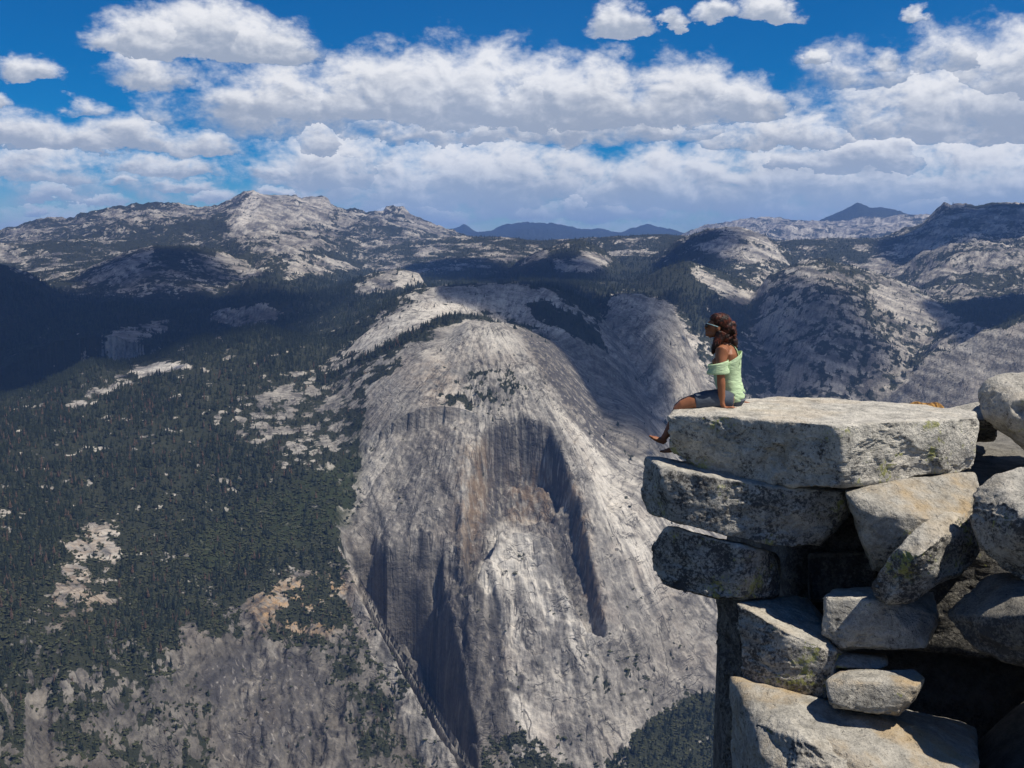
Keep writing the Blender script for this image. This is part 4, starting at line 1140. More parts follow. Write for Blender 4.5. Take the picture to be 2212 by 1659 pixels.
_ico = {}
def icosphere(level):
    if level not in _ico:
        bm = bmesh.new()
        bmesh.ops.create_icosphere(bm, subdivisions=level, radius=1.0)
        v = np.array([v.co[:] for v in bm.verts]); f = np.array([[q.index for q in p.verts] for p in bm.faces])
        bm.free()
        _ico[level] = (v / np.linalg.norm(v, axis=1)[:, None], f)
    return _ico[level]
def hull_planes(pts):
    bm = bmesh.new()
    for p in pts: bm.verts.new(p)
    bmesh.ops.convex_hull(bm, input=list(bm.verts))
    bmesh.ops.recalc_face_normals(bm, faces=list(bm.faces))
    pl_ = []
    for f in bm.faces:
        if f.calc_area() < 1e-7: continue
        n_ = np.array(f.normal[:]); d_ = float(n_ @ np.array(f.verts[0].co[:]))
        if not any(n_ @ q[0] > .9985 and abs(d_ - q[1]) < .004 for q in pl_):
            pl_.append((n_, d_))
    bm.free()
    return np.array([q[0] for q in pl_]), np.array([q[1] for q in pl_])
def rock(name, pts, mat, label, cat='boulder', group=None, level=6, sharp=26, rough=1.0, seed=0, chips=(), raw=False, kind=None, cuts=38):
    P = np.array(pts if raw else [at(*p)[:] for p in pts], float)
    lo, hi = P.min(0), P.max(0)
    c = P.mean(0) * .5 + (lo + hi) * .25
    s_ = (hi - lo) / 2
    Q = (P - c) / s_
    N_, d_ = hull_planes([tuple(q) for q in Q])
    rr_ = np.random.RandomState(seed + 900)
    # broken corners: extra planes that cut the edges off
    xs_, ds_ = [], []
    for _ in range(cuts):
        nn = rr_.normal(size=3); nn[2] *= .8
        nn /= np.linalg.norm(nn)
        sup = (Q @ nn).max()
        xs_.append(nn); ds_.append(sup * rr_.uniform(.95, 1.0))
    if cuts:
        N_ = np.concatenate([N_, np.array(xs_)]); d_ = np.concatenate([d_, np.array(ds_)])
    dirs, faces = icosphere(level)
    k = np.maximum(dirs @ N_.T, 0) / np.maximum(d_, .02)[None]
    r_ = (k ** sharp).sum(1) ** (-1 / sharp)
    v = dirs * r_[:, None] * s_ + c
    size = float(np.prod(hi - lo)) ** (1 / 3)
    # normals of the smooth solid
    nrm = np.zeros_like(v)
    fn = np.cross(v[faces[:, 1]] - v[faces[:, 0]], v[faces[:, 2]] - v[faces[:, 0]])
    for q in range(3): np.add.at(nrm, faces[:, q], fn)
    nrm /= np.linalg.norm(nrm, axis=1)[:, None] + 1e-9
    amp = rough * min(max(size, .35), 1.1)
    top = np.clip(nrm[:, 2], 0, 1)
    e = fbm3(v * 1.5, 3, seed + 3) * .028 + fbm3(v * 4.3, 4, seed + 7, .6) * .034 + (fbm3(v * 2.1 + 5, 4, seed + 11, .5, True) - .2) * .022 * (1 - .7 * top)
    e = e + fbm3(v * 15, 3, seed + 17, .6) * .006
    # broken steps: thin flakes missing from the sides
    fl_ = fbm3(v * np.array([1.7, 1.7, 3.0]) + 9, 4, seed + 23, .55)
    e = e - np.round(np.clip(fl_ + .05, 0, .5) * 7) * .016 * (1 - .85 * top)
    e = e * amp
    for (px_, py_, dd, rad, dep) in chips:
        ctr = np.array(at(px_, py_, dd)[:])
        q = np.linalg.norm((v - ctr) * np.array([1, 1, .8]), axis=1) / rad + fbm3(v * 5, 3, seed + 31) * .8
        e = e - dep * sstep(q, 1.0, .55)
    v = v + nrm * e[:, None]
    o = mesh_obj(name, v, faces, mat)
    if kind: tag(o, label, None, None, kind)
    else: tag(o, label, cat, group)
    return o

# what carries it all: the summit cliff under and behind the blocks, and the ledge the viewer stands on
def raw_box(x0, x1, y0, y1, z0_, z1_, inset=.25):
    return [(x0, y0, z0_), (x1, y0, z0_), (x1, y1, z0_), (x0, y1, z0_), (x0 + inset, y0 + inset, z1_), (x1 - inset, y0 + inset, z1_), (x1 - inset, y1 - inset, z1_), (x0 + inset, y1 - inset, z1_)]
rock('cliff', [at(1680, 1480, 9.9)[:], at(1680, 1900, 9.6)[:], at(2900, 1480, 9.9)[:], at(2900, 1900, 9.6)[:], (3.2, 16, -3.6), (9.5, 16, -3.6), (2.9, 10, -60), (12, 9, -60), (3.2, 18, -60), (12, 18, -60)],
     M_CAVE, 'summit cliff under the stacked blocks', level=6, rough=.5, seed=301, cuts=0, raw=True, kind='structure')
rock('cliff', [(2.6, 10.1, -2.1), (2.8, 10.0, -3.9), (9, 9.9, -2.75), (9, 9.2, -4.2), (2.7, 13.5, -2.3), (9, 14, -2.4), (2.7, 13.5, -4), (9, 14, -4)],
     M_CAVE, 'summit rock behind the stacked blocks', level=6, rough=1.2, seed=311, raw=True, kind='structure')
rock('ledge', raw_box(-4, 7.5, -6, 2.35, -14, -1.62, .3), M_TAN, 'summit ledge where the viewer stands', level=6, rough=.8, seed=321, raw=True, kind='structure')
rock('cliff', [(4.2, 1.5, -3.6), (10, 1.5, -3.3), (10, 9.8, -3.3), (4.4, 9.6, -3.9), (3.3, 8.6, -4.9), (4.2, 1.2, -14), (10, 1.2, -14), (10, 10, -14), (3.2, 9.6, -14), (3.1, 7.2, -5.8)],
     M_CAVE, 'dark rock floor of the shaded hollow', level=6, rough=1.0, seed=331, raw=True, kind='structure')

SLAB = [(1440,893,9.5),(1446,930,9.45),(1640,909,9.05),(1813,917,8.6),(1960,911,8.85),(2106,903,9.1),(2114,925,9.12),(2106,887,10.2),(1800,859,10.5),(1640,856,10.6),(1470,871,10.02),
        (1450,985,9.6),(1500,1010,9.45),(1600,1033,9.2),(1700,1050,8.92),(1815,1055,8.62),(1960,1030,8.9),(2100,1017,9.15),(1480,970,10.2),(2100,970,10.4),(1700,960,10.5)]
rock('granite_slab', SLAB, M_TOP, 'broad flat-topped granite slab the woman sits on', 'rock slab', None, 7, 140, .75, 5,
     chips=[(1690,975,9.0,.14,.06),(1655,1010,9.05,.10,.05),(1930,955,9.02,.09,.05),(1735,1015,8.93,.13,.04)])
STK = 'stacked ledge blocks'
rock('granite_block', [(1395,984,9.75),(1428,1010,9.15),(1700,1053,8.9),(1832,1064,8.95),(1840,1105,9.0),(1765,1184,8.98),(1677,1182,8.87),(1560,1156,9.0),(1455,1127,9.14),(1400,1106,9.62),(1385,1060,9.78),(1430,1002,10.5),(1820,1045,10.4),(1800,1150,10.3),(1430,1100,10.4)],
     M_MID, 'long grey block right under the sitting slab, its end jutting out', 'rock block', STK, 7, 130, .8, 21)
rock('granite_block', [(1443,1136,9.32),(1412,1162,9.5),(1402,1222,9.5),(1428,1263,9.35),(1545,1292,9.0),(1604,1297,8.9),(1678,1285,9.2),(1684,1238,9.25),(1660,1190,9.12),(1610,1181,8.95),(1470,1150,10.2),(1680,1200,10.1),(1680,1280,10.1),(1440,1250,10.1)],
     M_DARK, 'overhanging lichen-blackened block, third down at the open end of the stack', 'rock block', STK, 7, 120, .85, 31)
rock('granite_block', [(1822,1060,8.62),(1960,1032,8.84),(2108,1018,9.06),(2118,1060,8.95),(2085,1130,8.5),(1960,1118,8.38),(1860,1112,8.5),(1850,1140,8.55),(1884,1235,8.62),(1930,1225,8.48),(2000,1230,8.5),(2085,1230,8.62),(1845,1050,10.4),(2105,1030,10.5),(1885,1230,10.2),(2085,1230,10.2)],
     M_TAN, 'smooth tan block with sloping face under the slab beside the long block', 'rock block', STK, 7, 130, .6, 41)
rock('boulder', [(1875,1270,8.43),(1893,1302,8.38),(1912,1312,8.33),(1965,1302,8.28),(2025,1257,8.23),(2112,1213,8.58),(2120,1190,8.61),(2110,1092,8.78),(2060,1092,8.68),(1988,1130,8.33),(1940,1180,8.23),(1900,1232,8.33),(1985,1205,8.01),(2050,1150,8.23),(2000,1250,8.93),(2090,1150,9.13),(1920,1280,8.83)],
     M_DARK, 'leaning boulder mottled black and yellow wedged against the tan block', 'boulder', STK, 7, 90, .9, 51)
rock('boulder', [(2104,868,10.26),(2110,832,10.26),(2140,809,10.26),(2212,800,10.26),(2320,800,10.15),(2400,860,10.15),(2380,990,9.92),(2230,990,9.8),(2165,932,9.92),(2122,905,10.09),(2240,890,9.52),(2150,840,11.17),(2350,840,11.29),(2300,960,10.94),(2160,900,10.94),(2480,1120,10.4),(2700,1120,10.2),(2600,1100,11.2)],
     M_PALE, 'pale rounded boulder perched above the slab\'s far end at the picture edge', 'boulder', None, 7, 60, .9, 61, chips=[(2185,868,9.75,.10,.07),(2205,880,9.7,.09,.06)])
rock('boulder', [(2092,1112,8.2),(2101,1070,8.25),(2132,1030,8.3),(2212,1004,8.35),(2800,990,8.2),(2850,1150,7.8),(2800,1330,7.8),(2300,1290,7.85),(2230,1264,7.95),(2160,1234,8.05),(2116,1194,8.1),(2240,1130,7.6),(2180,1050,8.75),(2800,1050,8.8),(2800,1250,8.7),(2140,1150,8.55)],
     M_DARK, 'big boulder with sunlit crown and black side at the picture edge below the pale one', 'boulder', None, 7, 90, .9, 71)
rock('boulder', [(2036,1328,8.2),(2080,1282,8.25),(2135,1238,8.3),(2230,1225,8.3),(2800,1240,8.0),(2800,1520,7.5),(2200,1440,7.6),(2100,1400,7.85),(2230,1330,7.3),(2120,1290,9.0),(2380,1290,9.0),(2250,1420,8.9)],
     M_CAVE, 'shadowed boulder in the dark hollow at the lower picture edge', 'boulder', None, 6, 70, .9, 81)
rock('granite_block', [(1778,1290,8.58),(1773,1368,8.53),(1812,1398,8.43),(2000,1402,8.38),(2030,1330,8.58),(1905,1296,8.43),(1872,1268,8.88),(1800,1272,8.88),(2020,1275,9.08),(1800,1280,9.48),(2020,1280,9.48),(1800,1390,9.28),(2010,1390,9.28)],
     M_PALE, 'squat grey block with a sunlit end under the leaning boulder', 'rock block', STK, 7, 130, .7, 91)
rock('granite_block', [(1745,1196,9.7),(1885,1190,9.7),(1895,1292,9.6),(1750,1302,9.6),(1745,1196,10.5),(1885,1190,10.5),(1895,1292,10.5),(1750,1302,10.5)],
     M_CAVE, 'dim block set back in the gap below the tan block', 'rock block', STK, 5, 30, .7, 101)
rock('granite_block', [(1590,1304,8.87),(1700,1366,8.52),(1805,1409,8.35),(1800,1512,8.35),(1700,1503,8.42),(1602,1465,8.75),(1606,1290,9.3),(1740,1287,9.5),(1862,1416,9.0),(1862,1490,8.9),(1610,1440,9.8),(1850,1450,9.8)],
     M_MID, 'stepped block with bright sloping top and rough grey front, low in the stack', 'rock block', STK, 7, 130, .7, 111)
rock('granite_ledge', [(1790,1412,8.5),(1812,1407,8.62),(1918,1420,8.55),(1923,1436,8.45),(1900,1447,8.38),(1800,1442,8.33),(1810,1404,9.1),(1915,1411,9.1),(1910,1440,9.0),(1800,1440,9.0)],
     M_TAN, 'thin tan ledge stone jutting from behind the stepped block', 'rock block', STK, 5, 24, .5, 121)
rock('granite_block', [(1786,1474,7.99),(1812,1450,8.19),(1880,1447,8.29),(1974,1448,8.19),(1998,1468,7.99),(1978,1507,7.85),(1937,1550,7.8),(1800,1530,7.85),(1790,1500,7.9),(1835,1472,7.88),(1975,1482,7.82),(1820,1455,9.0),(1980,1455,9.0),(1960,1530,8.8),(1810,1520,8.8)],
     M_TAN, 'small tan block resting on the bottom ledge in front of the thin ledge stone', 'rock block', STK, 6, 110, .8, 131)
rock('granite_block', [(1572,1459,8.61),(1640,1482,8.39),(1800,1540,8.08),(1950,1560,7.98),(1995,1605,7.7),(1625,1526,8.13),(1720,1568,7.79),(1860,1665,7.31),(1660,1665,7.6),(1690,1950,7.41),(1950,1950,7.02),(2110,1660,7.6),(2110,1950,7.31),(1578,1600,8.66),(1600,1950,8.56),(1590,1461,9.8),(2110,1565,9.3),(1620,1950,9.6),(2110,1950,9.3)],
     M_TAN, 'large sloping tan ledge block at the bottom of the stack', 'rock block', STK, 7, 120, .9, 141)
rock('granite_block', [(1636,1562,8.0),(1700,1542,8.0),(1790,1590,7.75),(1862,1650,7.4),(1870,1730,7.2),(1690,1760,7.45),(1655,1660,7.75),(1740,1600,7.55),(1700,1560,8.6),(1860,1680,8.3),(1690,1760,8.4)],
     M_MID, 'rough grey broken block along the front of the bottom ledge', 'rock block', STK, 7, 90, 1.3, 181)
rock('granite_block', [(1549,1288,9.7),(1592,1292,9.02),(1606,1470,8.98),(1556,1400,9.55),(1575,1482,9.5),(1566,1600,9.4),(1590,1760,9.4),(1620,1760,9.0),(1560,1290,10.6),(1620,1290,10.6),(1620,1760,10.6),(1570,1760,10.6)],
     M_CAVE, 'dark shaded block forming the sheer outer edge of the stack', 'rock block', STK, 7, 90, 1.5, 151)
rock('granite_block', [(2020,894,10.9),(2060,877,11.1),(2105,868,11.2),(2150,866,11.0),(2160,910,10.2),(2110,905,10.25),(2030,930,10.8),(2060,890,12.0),(2150,880,12.0),(2150,960,11.6),(2030,960,11.6)],
     M_MID, 'low grey rock behind the slab next to the pale boulder', 'rock block', None, 5, 24, .7, 161)

# ------------------------------------------------------------------ the woman on the slab
def Z(u, v, d):
    """point on the sitter, in the units her outline was measured in"""
    return np.array(at((2550 + u / 2.764) * .54, (1220 + v / 2.764) * .54, d)[:])
def tube(secs, nseg=20, caps=True):
    """loft through sections (centre, radius along travel-side, radius across depth, [tilt]); rings are square to the path"""
    C_ = np.array([s_[0] for s_ in secs])
    vs_, fs_ = [], []
    for i, s_ in enumerate(secs):
        t = C_[min(i + 1, len(C_) - 1)] - C_[max(i - 1, 0)]
        t = t / np.linalg.norm(t)
        b_ = np.array([0, 1.0, 0]); b_ = b_ - t * (b_ @ t)
        if np.linalg.norm(b_) < .2:
            b_ = np.array([0, 0, 1.0]); b_ = b_ - t * (b_ @ t)
        b_ /= np.linalg.norm(b_); a_ = np.cross(b_, t)
        tl = s_[3] if len(s_) > 3 else 0.0
        for k in range(nseg):
            th = 2 * math.pi * k / nseg
            vs_.append(s_[0] + a_ * s_[1] * math.cos(th) + b_ * s_[2] * math.sin(th) + t * tl * math.cos(th))
    for i in range(len(secs) - 1):
        for k in range(nseg):
            k2 = (k + 1) % nseg
            fs_.append((i * nseg + k, i * nseg + k2, (i + 1) * nseg + k2, (i + 1) * nseg + k))
    if caps:
        fs_.append(tuple(range(nseg))[::-1]); fs_.append(tuple((len(secs) - 1) * nseg + k for k in range(nseg)))
    return vs_, fs_
def ball(c, rx, ry, rz, lv=3):
    v, f = icosphere(lv)
    return [np.array(c) + q * np.array([rx, ry, rz]) for q in v], [tuple(int(k) for k in p) for p in f]
def join(parts):
    V_, F_ = [], []
    for v, f in parts:
        o_ = len(V_)
        V_ += [tuple(map(float, p)) for p in v]; F_ += [tuple(k + o_ for k in p) for p in f]
    return V_, F_
def fuse(name, parts, voxel, smooth_it, mat, parent=None):
    """one closed skin over overlapping solids"""
    V_, F_ = join(parts)
    o = mesh_obj(name, V_, F_, None, None, False)
    rm = o.modifiers.new('remesh', 'REMESH'); rm.mode = 'VOXEL'; rm.voxel_size = voxel
    sm = o.modifiers.new('smooth', 'SMOOTH'); sm.factor = .5; sm.iterations = smooth_it
    bpy.context.view_layer.update()
    ev = o.evaluated_get(bpy.context.evaluated_depsgraph_get())
    me = bpy.data.meshes.new_from_object(ev)
    o.modifiers.clear()
    old = o.data
    o.data = me
    bpy.data.meshes.remove(old)
    me.name = name
    me.materials.clear(); me.materials.append(mat)
    me.polygons.foreach_set('use_smooth', np.ones(len(me.polygons), bool))
    if parent is not None: o.parent = parent
    return o

def cloth_material(name, c0, c1, scale, bump, rough=.85):
    mt, n, b = material(name)
    pos = n.node('ShaderNodeNewGeometry').outputs['Position']
    n.l.new(n.mix(n.noise(pos, scale, 5, .6), c0, c1), b.inputs['Base Color'])
    b.inputs['Roughness'].default_value = rough
    if bump: n.l.new(n.bump(n.noise(n.mapping(pos, scale=(.6, 1, 2.2)), 26, 4, .6, .4), .8, bump), b.inputs['Normal'])
    return mt
M_SKIN, nsk, bsk = material('tanned_skin')
psk = nsk.node('ShaderNodeNewGeometry').outputs['Position']
nsk.l.new(nsk.mix(nsk.noise(psk, 14, 4, .6), (.23, .092, .045), (.30, .125, .065)), bsk.inputs['Base Color'])
bsk.inputs['Roughness'].default_value = .5
bsk.inputs['Subsurface Weight'].default_value = .08
bsk.inputs['Subsurface Radius'].default_value = (.02, .008, .004)
M_MINT = cloth_material('mint_jersey', (.38, .53, .30), (.55, .68, .45), 6, .014)
M_DENIM = cloth_material('grey_blue_denim', (.050, .062, .085), (.10, .12, .155), 30, .004)
M_HAIR, nh, bh = material('dark_auburn_hair')
ph = nh.node('ShaderNodeNewGeometry').outputs['Position']
nh.l.new(nh.mix(nh.ss(nh.noise(ph, 22, 5, .6), .42, .68), (.012, .006, .005), (.13, .032, .016)), bh.inputs['Base Color'])
bh.inputs['Roughness'].default_value = .42
nh.l.new(nh.bump(nh.noise(nh.mapping(ph, scale=(1, 1, .25)), 120, 3, .6, 1.2), .9, .006), bh.inputs['Normal'])
M_LENS, nl, bl = material('dark_lens')
bl.inputs['Base Color'].default_value = (.008, .008, .01, 1); bl.inputs['Roughness'].default_value = .08; bl.inputs['Specular IOR Level'].default_value = .6
M_FRAME, nf, bf = material('pale_teal_plastic')
bf.inputs['Base Color'].default_value = (.26, .42, .46, 1); bf.inputs['Roughness'].default_value = .3

DN, DF, DC = 9.70, 10.02, 9.86                               # near side, far side, middle
def limb(pts):                                               # (u, v, d, r)
    return tube([(Z(*p[:3]), p[3], p[3]) for p in pts], 16)
body = []
# trunk: pelvis to neck
body.append(tube([(Z(1055, 1085, DC), .095, .150), (Z(1045, 1010, DC), .118, .168), (Z(1015, 900, DC), .098, .132), (Z(1000, 800, DC), .100, .130), (Z(985, 690, DC), .118, .142),
                  (Z(985, 600, DC), .112, .155), (Z(988, 530, DC), .088, .160), (Z(985, 480, DC), .066, .120), (Z(965, 445, DC), .050, .062), (Z(930, 390, DC), .046, .050), (Z(900, 330, DC), .046, .048)], 24))
body.append(ball(Z(880, 640, DN + .08), .050, .055, .055)); body.append(ball(Z(880, 640, DF - .08), .050, .055, .055))
# head: skull, face, jaw, nose, lips, chin, ear
body.append(ball(Z(905, 205, DC), .088, .070, .086)); body.append(ball(Z(840, 245, DC), .066, .058, .078))
body.append(tube([(Z(775, 300, DC), .028, .030), (Z(800, 318, DC), .040, .046), (Z(860, 300, DC), .048, .054)], 14))
body.append(ball(Z(772, 325, DC), .020, .024, .018))
body.append(tube([(Z(778, 205, DC), .012, .012), (Z(762, 235, DC), .014, .013), (Z(750, 252, DC), .013, .015), (Z(768, 262, DC), .012, .014)], 10))
body.append(ball(Z(763, 287, DC), .011, .022, .008)); body.append(ball(Z(765, 299, DC), .011, .020, .008))
body.append(ball(Z(893, 262, DC - .068), .020, .012, .028)); body.append(ball(Z(893, 262, DC + .068), .020, .012, .028))
# arms straight down to the rock, palms flat, fingers pointing back
for s_, dd, el_, wr, hu, hv in ((-1, DN, (922, 790), (935, 1065), 0, 0), (1, DF, (1000, 780), (1060, 1000), 135, -58)):
    sh = (930 if s_ < 0 else 985, 505)
    d1, d2, d3 = dd + s_ * .0, dd + s_ * .03, dd + s_ * .035
    body.append(limb([(sh[0] + 20, sh[1] - 5, dd - s_ * .05, .058), (sh[0], sh[1] + 5, d1, .060), (sh[0] - 4, sh[1] + 60, d1, .056), ((sh[0] + el_[0]) / 2, (sh[1] + el_[1]) / 2 + 20, d2, .045), (el_[0], el_[1], d2, .038),
                      ((el_[0] * .7 + wr[0] * .3), el_[1] * .7 + wr[1] * .3, d3, .040), (wr[0], wr[1], d3, .027)]))
    wx, wy = wr
    # palm and five fingers
    hx, hy = (940 if s_ < 0 else 1075), (1118 if s_ < 0 else 1058)
    body.append(tube([(Z(wx, wy - 8, d3), .027, .026), (Z((wx + hx) / 2, (wy + hy) / 2, d3), .024, .032), (Z(hx + 18, hy + 14, d3), .017, .042), (Z(hx + 62, hy + 22, d3), .014, .042)], 14))
    for q, (off, ln) in enumerate(((-.034, 92), (-.012, 112), (.011, 104), (.032, 80))):
        o_ = off * s_
        body.append(tube([(Z(hx + 50, hy + 21, d3 + o_), .0105, .010), (Z(hx + 62 + ln * .35, hy + 14, d3 + o_ * 1.15), .0105, .010), (Z(hx + 62 + ln * .7, hy + 20, d3 + o_ * 1.3), .0095, .009), (Z(hx + 62 + ln, hy + 27, d3 + o_ * 1.4), .007, .007)], 10))
    th_s = -s_
    body.append(tube([(Z(hx + 4, hy + 10, d3 - .02 * s_ * -1), .014, .013), (Z(hx - 2, hy + 26, d3 + s_ * -.045), .012, .011), (Z(hx + 28, hy + 32, d3 + s_ * -.062), .009, .009), (Z(hx + 52, hy + 33, d3 + s_ * -.066), .007, .007)], 10))
# legs over the edge
body.append(limb([(1040, 1060, DN + .05, .100), (900, 1045, DN + .045, .092), (740, 1055, DN + .045, .080), (600, 1080, DN + .05, .066), (500, 1118, DN + .06, .058), (455, 1160, DN + .07, .056),
                  (445, 1260, DN + .08, .053), (428, 1380, DN + .09, .050), (412, 1490, DN + .10, .036), (402, 1560, DN + .10, .030)]))
body.append(tube([(Z(422, 1565, DN + .10), .030, .030), (Z(402, 1592, DN + .10), .034, .032), (Z(352, 1606, DN + .10), .024, .038), (Z(292, 1618, DN + .10), .014, .044), (Z(262, 1618, DN + .10), .010, .036)], 14))
body.append(limb([(1040, 1060, DF - .07, .100), (900, 1045, DF - .06, .092), (740, 1052, DF - .05, .080), (600, 1068, DF - .04, .066), (510, 1095, DF - .04, .058), (465, 1130, DF - .04, .056),
                  (420, 1240, DF - .05, .053), (370, 1350, DF - .06, .046), (315, 1440, DF - .08, .034), (285, 1480, DF - .09, .031)]))
body.append(tube([(Z(306, 1486, DF - .09), .030, .030), (Z(290, 1505, DF - .09), .034, .032), (Z(235, 1492, DF - .09), .027, .038), (Z(180, 1470, DF - .09), .020, .044), (Z(150, 1462, DF - .09), .012, .042)], 14))
for q in range(5):
    r_ = (.013, .009, .009, .008, .008)[q]
    body.append(tube([(Z(165, 1464, DF - .09 + (q - 2) * .018), r_, r_), (Z(140 + q * 4, 1452, DF - .09 + (q - 2) * .019), r_, r_), (Z(132 + q * 6, 1442, DF - .09 + (q - 2) * .019), r_ * .8, r_ * .8)], 8))
    body.append(tube([(Z(268, 1617, DN + .10 + (q - 2) * .018), r_, r_), (Z(245 + q * 5, 1618, DN + .10 + (q - 2) * .019), r_ * .8, r_ * .8)], 8))
person = fuse('person', body, .0062, 5, M_SKIN)
tag(person, 'woman in mint top and denim shorts sitting barefoot on the slab edge', 'person')

# mint top: trunk, neck opening high at the back, sleeves off the shoulders
def folds(o, amp, zlo, zhi, seed):
    n_ = len(o.data.vertices)
    co = np.empty(n_ * 3, np.float32); o.data.vertices.foreach_get('co', co); co = co.reshape(-1, 3)
    nr = np.empty(n_ * 3, np.float32); o.data.vertices.foreach_get('normal', nr); nr = nr.reshape(-1, 3)
    w_ = sstep(co[:, 2], zhi, zlo)
    q = co * np.array([7, 7, 26.0]); q[:, 2] += co[:, 0] * 16
    e = fbm3(q, 3, seed, .5, True) * amp * (0.25 + w_)
    co = co + nr * e[:, None]
    o.data.vertices.foreach_set('co', co.ravel()); o.data.update()
def shell(secs, n_=40):
    return tube(secs, n_, False)
top_secs = [(Z(1040, 1045, DC), .108, .168), (Z(1034, 1000, DC), .112, .174), (Z(1028, 940, DC), .110, .162), (Z(1012, 880, DC), .108, .150), (Z(1000, 800, DC), .114, .146), (Z(988, 720, DC), .126, .156, .008), (Z(988, 672, DC), .124, .164, .03),
            (Z(992, 628, DC), .116, .168, .065), (Z(1000, 595, DC), .102, .160, .10)]
def refine(vf, n_rings, nseg):
    return vf
tt = []
for i in range(len(top_secs) - 1):                           # closer rings for the folds
    a_, b_ = top_secs[i], top_secs[i + 1]
    for k in range(6):
        f_ = k / 6
        tt.append((a_[0] * (1 - f_) + b_[0] * f_, a_[1] * (1 - f_) + b_[1] * f_, a_[2] * (1 - f_) + b_[2] * f_, (a_[3] if len(a_) > 3 else 0) * (1 - f_) + (b_[3] if len(b_) > 3 else 0) * f_))
tt.append(top_secs[-1])
V_, F_ = join([shell(tt, 64)])
shirt = mesh_obj('tank_top', V_, F_, M_MINT, person)
shirt.data.update()
folds(shirt, .017, float(Z(0, 1000, DC)[2]), float(Z(0, 700, DC)[2]), 3)
sd = shirt.modifiers.new('thick', 'SOLIDIFY'); sd.thickness = .004; sd.offset = 1
# back panel strap up to the neck and the two drooping sleeve bands
V_, F_ = join([tube([(Z(1095, 640, DC), .010, .140), (Z(1098, 560, DC), .009, .105), (Z(1085, 490, DC), .008, .062), (Z(1062, 455, DC), .008, .050), (Z(1030, 432, DC), .008, .056)], 16)])
mesh_obj('back_strap', V_, F_, M_MINT, shirt)
for s_, dd in ((-1, DN), (1, DF)):
    uc = 900 if s_ < 0 else 940
    rings = []
    for k in range(9):
        f_ = k / 8
        rings.append((Z(uc - 8 + 14 * f_ * 0, 762 - 128 * f_, dd + s_ * .004), .098 - .012 * f_ + .006 * math.sin(f_ * 9), .074 - .006 * f_, .0 + .02 * f_))
    V_, F_ = join([tube(rings, 36, False)])
    sl = mesh_obj('sleeve', V_, F_, M_MINT, shirt)
    folds(sl, .007, -9, -8, 9)
    sd = sl.modifiers.new('thick', 'SOLIDIFY'); sd.thickness = .004; sd.offset = 1
# denim shorts
sh_parts = [tube([(Z(1062, 1100, DC), .085, .150), (Z(1055, 1060, DC), .118, .172), (Z(1045, 1000, DC), .126, .176), (Z(1030, 930, DC), .108, .150)], 28)]
for dd in (DN + .048, DF - .062):
    sh_parts.append(tube([(Z(1040, 1058, dd), .108, .106), (Z(900, 1045, dd), .101, .100), (Z(760, 1052, dd), .092, .090), (Z(632, 1072, dd + .003), .080, .078)], 22))
shorts = fuse('denim_shorts', sh_parts, .008, 4, M_DENIM, person)
V_, F_ = join([tube([(Z(1059, 1048, DC), .121, .174), (Z(1056, 1030, DC), .124, .177)], 40, False)])
belt = mesh_obj('waistband', V_, F_, cloth_material('pale_denim', (.13, .15, .18), (.20, .22, .25), 40, 0), shorts)
# hair: cap, gathered mass behind, long locks on the shoulder
hp = [ball(Z(925, 185, DC), .092, .078, .078), ball(Z(880, 150, DC), .060, .068, .045), ball(Z(970, 250, DC), .074, .074, .086), ball(Z(1020, 270, DC), .052, .055, .068), ball(Z(1045, 220, DC), .034, .038, .036), ball(Z(1058, 300, DC), .032, .042, .05),
      ball(Z(960, 350, DC), .060, .070, .070), ball(Z(1010, 370, DC), .052, .06, .055), ball(Z(1060, 410, DC), .038, .055, .045), ball(Z(1000, 430, DC + .02), .050, .070, .040),
      tube([(Z(930, 300, DC - .055), .045, .03), (Z(905, 370, DC - .062), .042, .03), (Z(875, 430, DC - .07), .034, .028), (Z(845, 490, DC - .075), .022, .022), (Z(828, 540, DC - .075), .008, .008)], 12),
      tube([(Z(930, 300, DC + .055), .045, .03), (Z(905, 370, DC + .062), .042, .03), (Z(880, 430, DC + .07), .034, .028), (Z(860, 500, DC + .075), .014, .014)], 12)]
rh = random.Random(5)
for k in range(44):                                          # loose curls
    u0, v0 = rh.uniform(930, 1068), rh.uniform(190, 400)
    d0 = DC + rh.uniform(-.06, .06)
    cur = []
    rk_ = rh.uniform(.005, .011)
    for q in range(7):
        f_ = q / 6
        cur.append((Z(u0 + f_ * rh.uniform(10, 40) + 16 * math.sin(q * 1.9 + k), v0 + f_ * 110, d0 + .012 * math.cos(q * 1.9 + k)), rk_ * (1 - .6 * f_), rk_ * (1 - .6 * f_)))
    hp.append(tube(cur, 8))
hair = fuse('hair', hp, .0062, 2, M_HAIR, person)
n_ = len(hair.data.vertices)
co = np.empty(n_ * 3, np.float32); hair.data.vertices.foreach_get('co', co); co = co.reshape(-1, 3)
nr = np.empty(n_ * 3, np.float32); hair.data.vertices.foreach_get('normal', nr); nr = nr.reshape(-1, 3)
co += nr * (fbm3(co * np.array([26, 26, 14.0]), 3, 41, .6, True) * .011)[:, None]
hair.data.vertices.foreach_set('co', co.ravel()); hair.data.update()
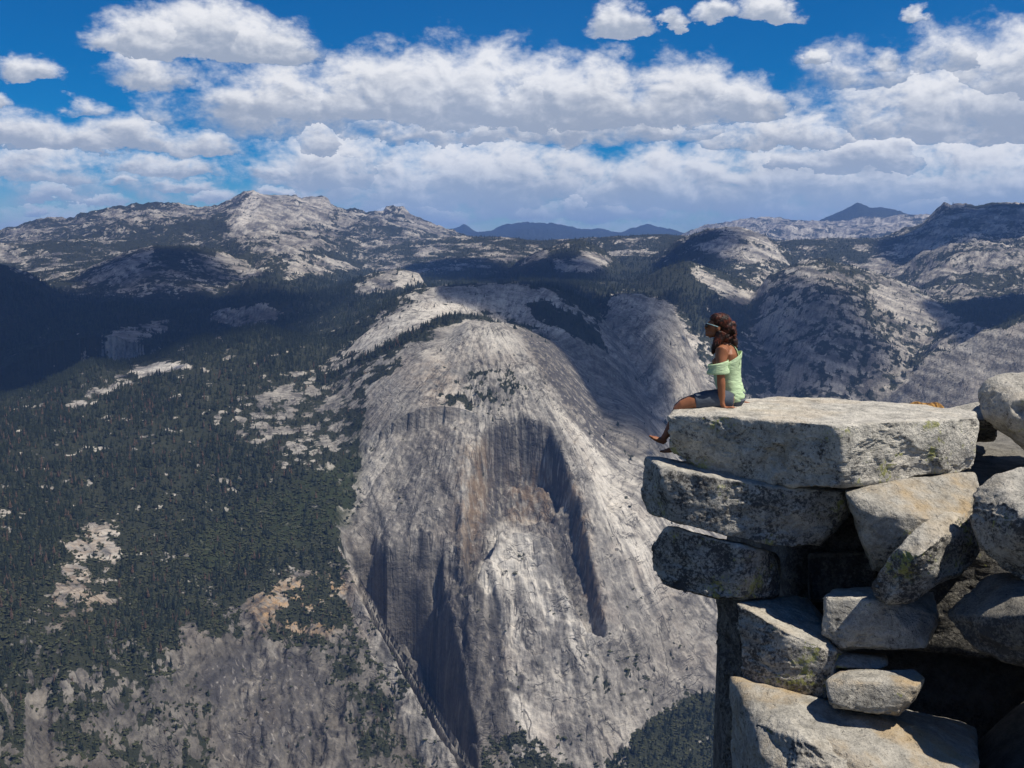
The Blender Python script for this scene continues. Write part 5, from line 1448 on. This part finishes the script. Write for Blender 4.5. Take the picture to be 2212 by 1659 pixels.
# sunglasses: two temple arms, bridge, two lenses
fr = [tube([(Z(772, 205, DC - .058), .0034, .0026), (Z(830, 222, DC - .072), .0034, .0026), (Z(892, 242, DC - .076), .004, .003)], 8), tube([(Z(772, 205, DC + .058), .0034, .0026), (Z(830, 222, DC + .072), .0034, .0026), (Z(892, 242, DC + .076), .004, .003)], 8),
      tube([(Z(772, 205, DC - .060), .005, .004), (Z(757, 206, DC - .03), .005, .004), (Z(752, 212, DC), .004, .004), (Z(757, 206, DC + .03), .005, .004), (Z(772, 205, DC + .060), .005, .004)], 8)]
V_, F_ = join(fr)
glasses = mesh_obj('sunglasses', V_, F_, M_FRAME, person)
for s_ in (-1, 1):
    V_, F_ = join([ball(Z(762, 226, DC + s_ * .036), .016, .032, .023)])
    mesh_obj('lens', V_, F_, M_LENS, glasses)

# ------------------------------------------------------------------ small animal behind the slab: only its golden back shows
M_FUR, nfu, bfu = material('golden_brown_fur')
pf_ = nfu.node('ShaderNodeNewGeometry').outputs['Position']
nfu.l.new(nfu.mix(nfu.ss(nfu.noise(nfu.mapping(pf_, scale=(2.2, 1, 1)), 14, 4, .6), .40, .60), (.07, .03, .012), (.36, .20, .055)), bfu.inputs['Base Color'])
nfu.l.new(nfu.bump(nfu.noise(pf_, 90, 3), .8, .006), bfu.inputs['Normal'])
A0 = at(2000, 900, 11.05)
def am(x, y, z_): return np.array([A0.x + x, A0.y + y, A0.z + z_])
an = [ball(am(0, 0, .02), .20, .11, .13), ball(am(-.10, 0, .05), .12, .10, .115), ball(am(.10, .02, .04), .11, .11, .115), ball(am(-.24, -.02, .03), .075, .065, .06), ball(am(-.30, -.03, .01), .04, .04, .035),
      ball(am(-.22, -.06, .085), .018, .012, .018), ball(am(-.22, .03, .085), .018, .012, .018), tube([(am(.18, .02, .0), .04, .04), (am(.28, .03, -.05), .035, .035), (am(.38, .03, -.09), .015, .015)], 10)]
for lx in (-.15, .12):
    for ly in (-.07, .07):
        an.append(tube([(am(lx, ly, -.04), .04, .04), (am(lx, ly, -.12), .025, .025), (am(lx - .03, ly, -.165), .022, .022)], 10))
animal = fuse('marmot', an, .012, 3, M_FUR)
tag(animal, 'golden brown furry animal just showing over the slab\'s back edge', 'animal')
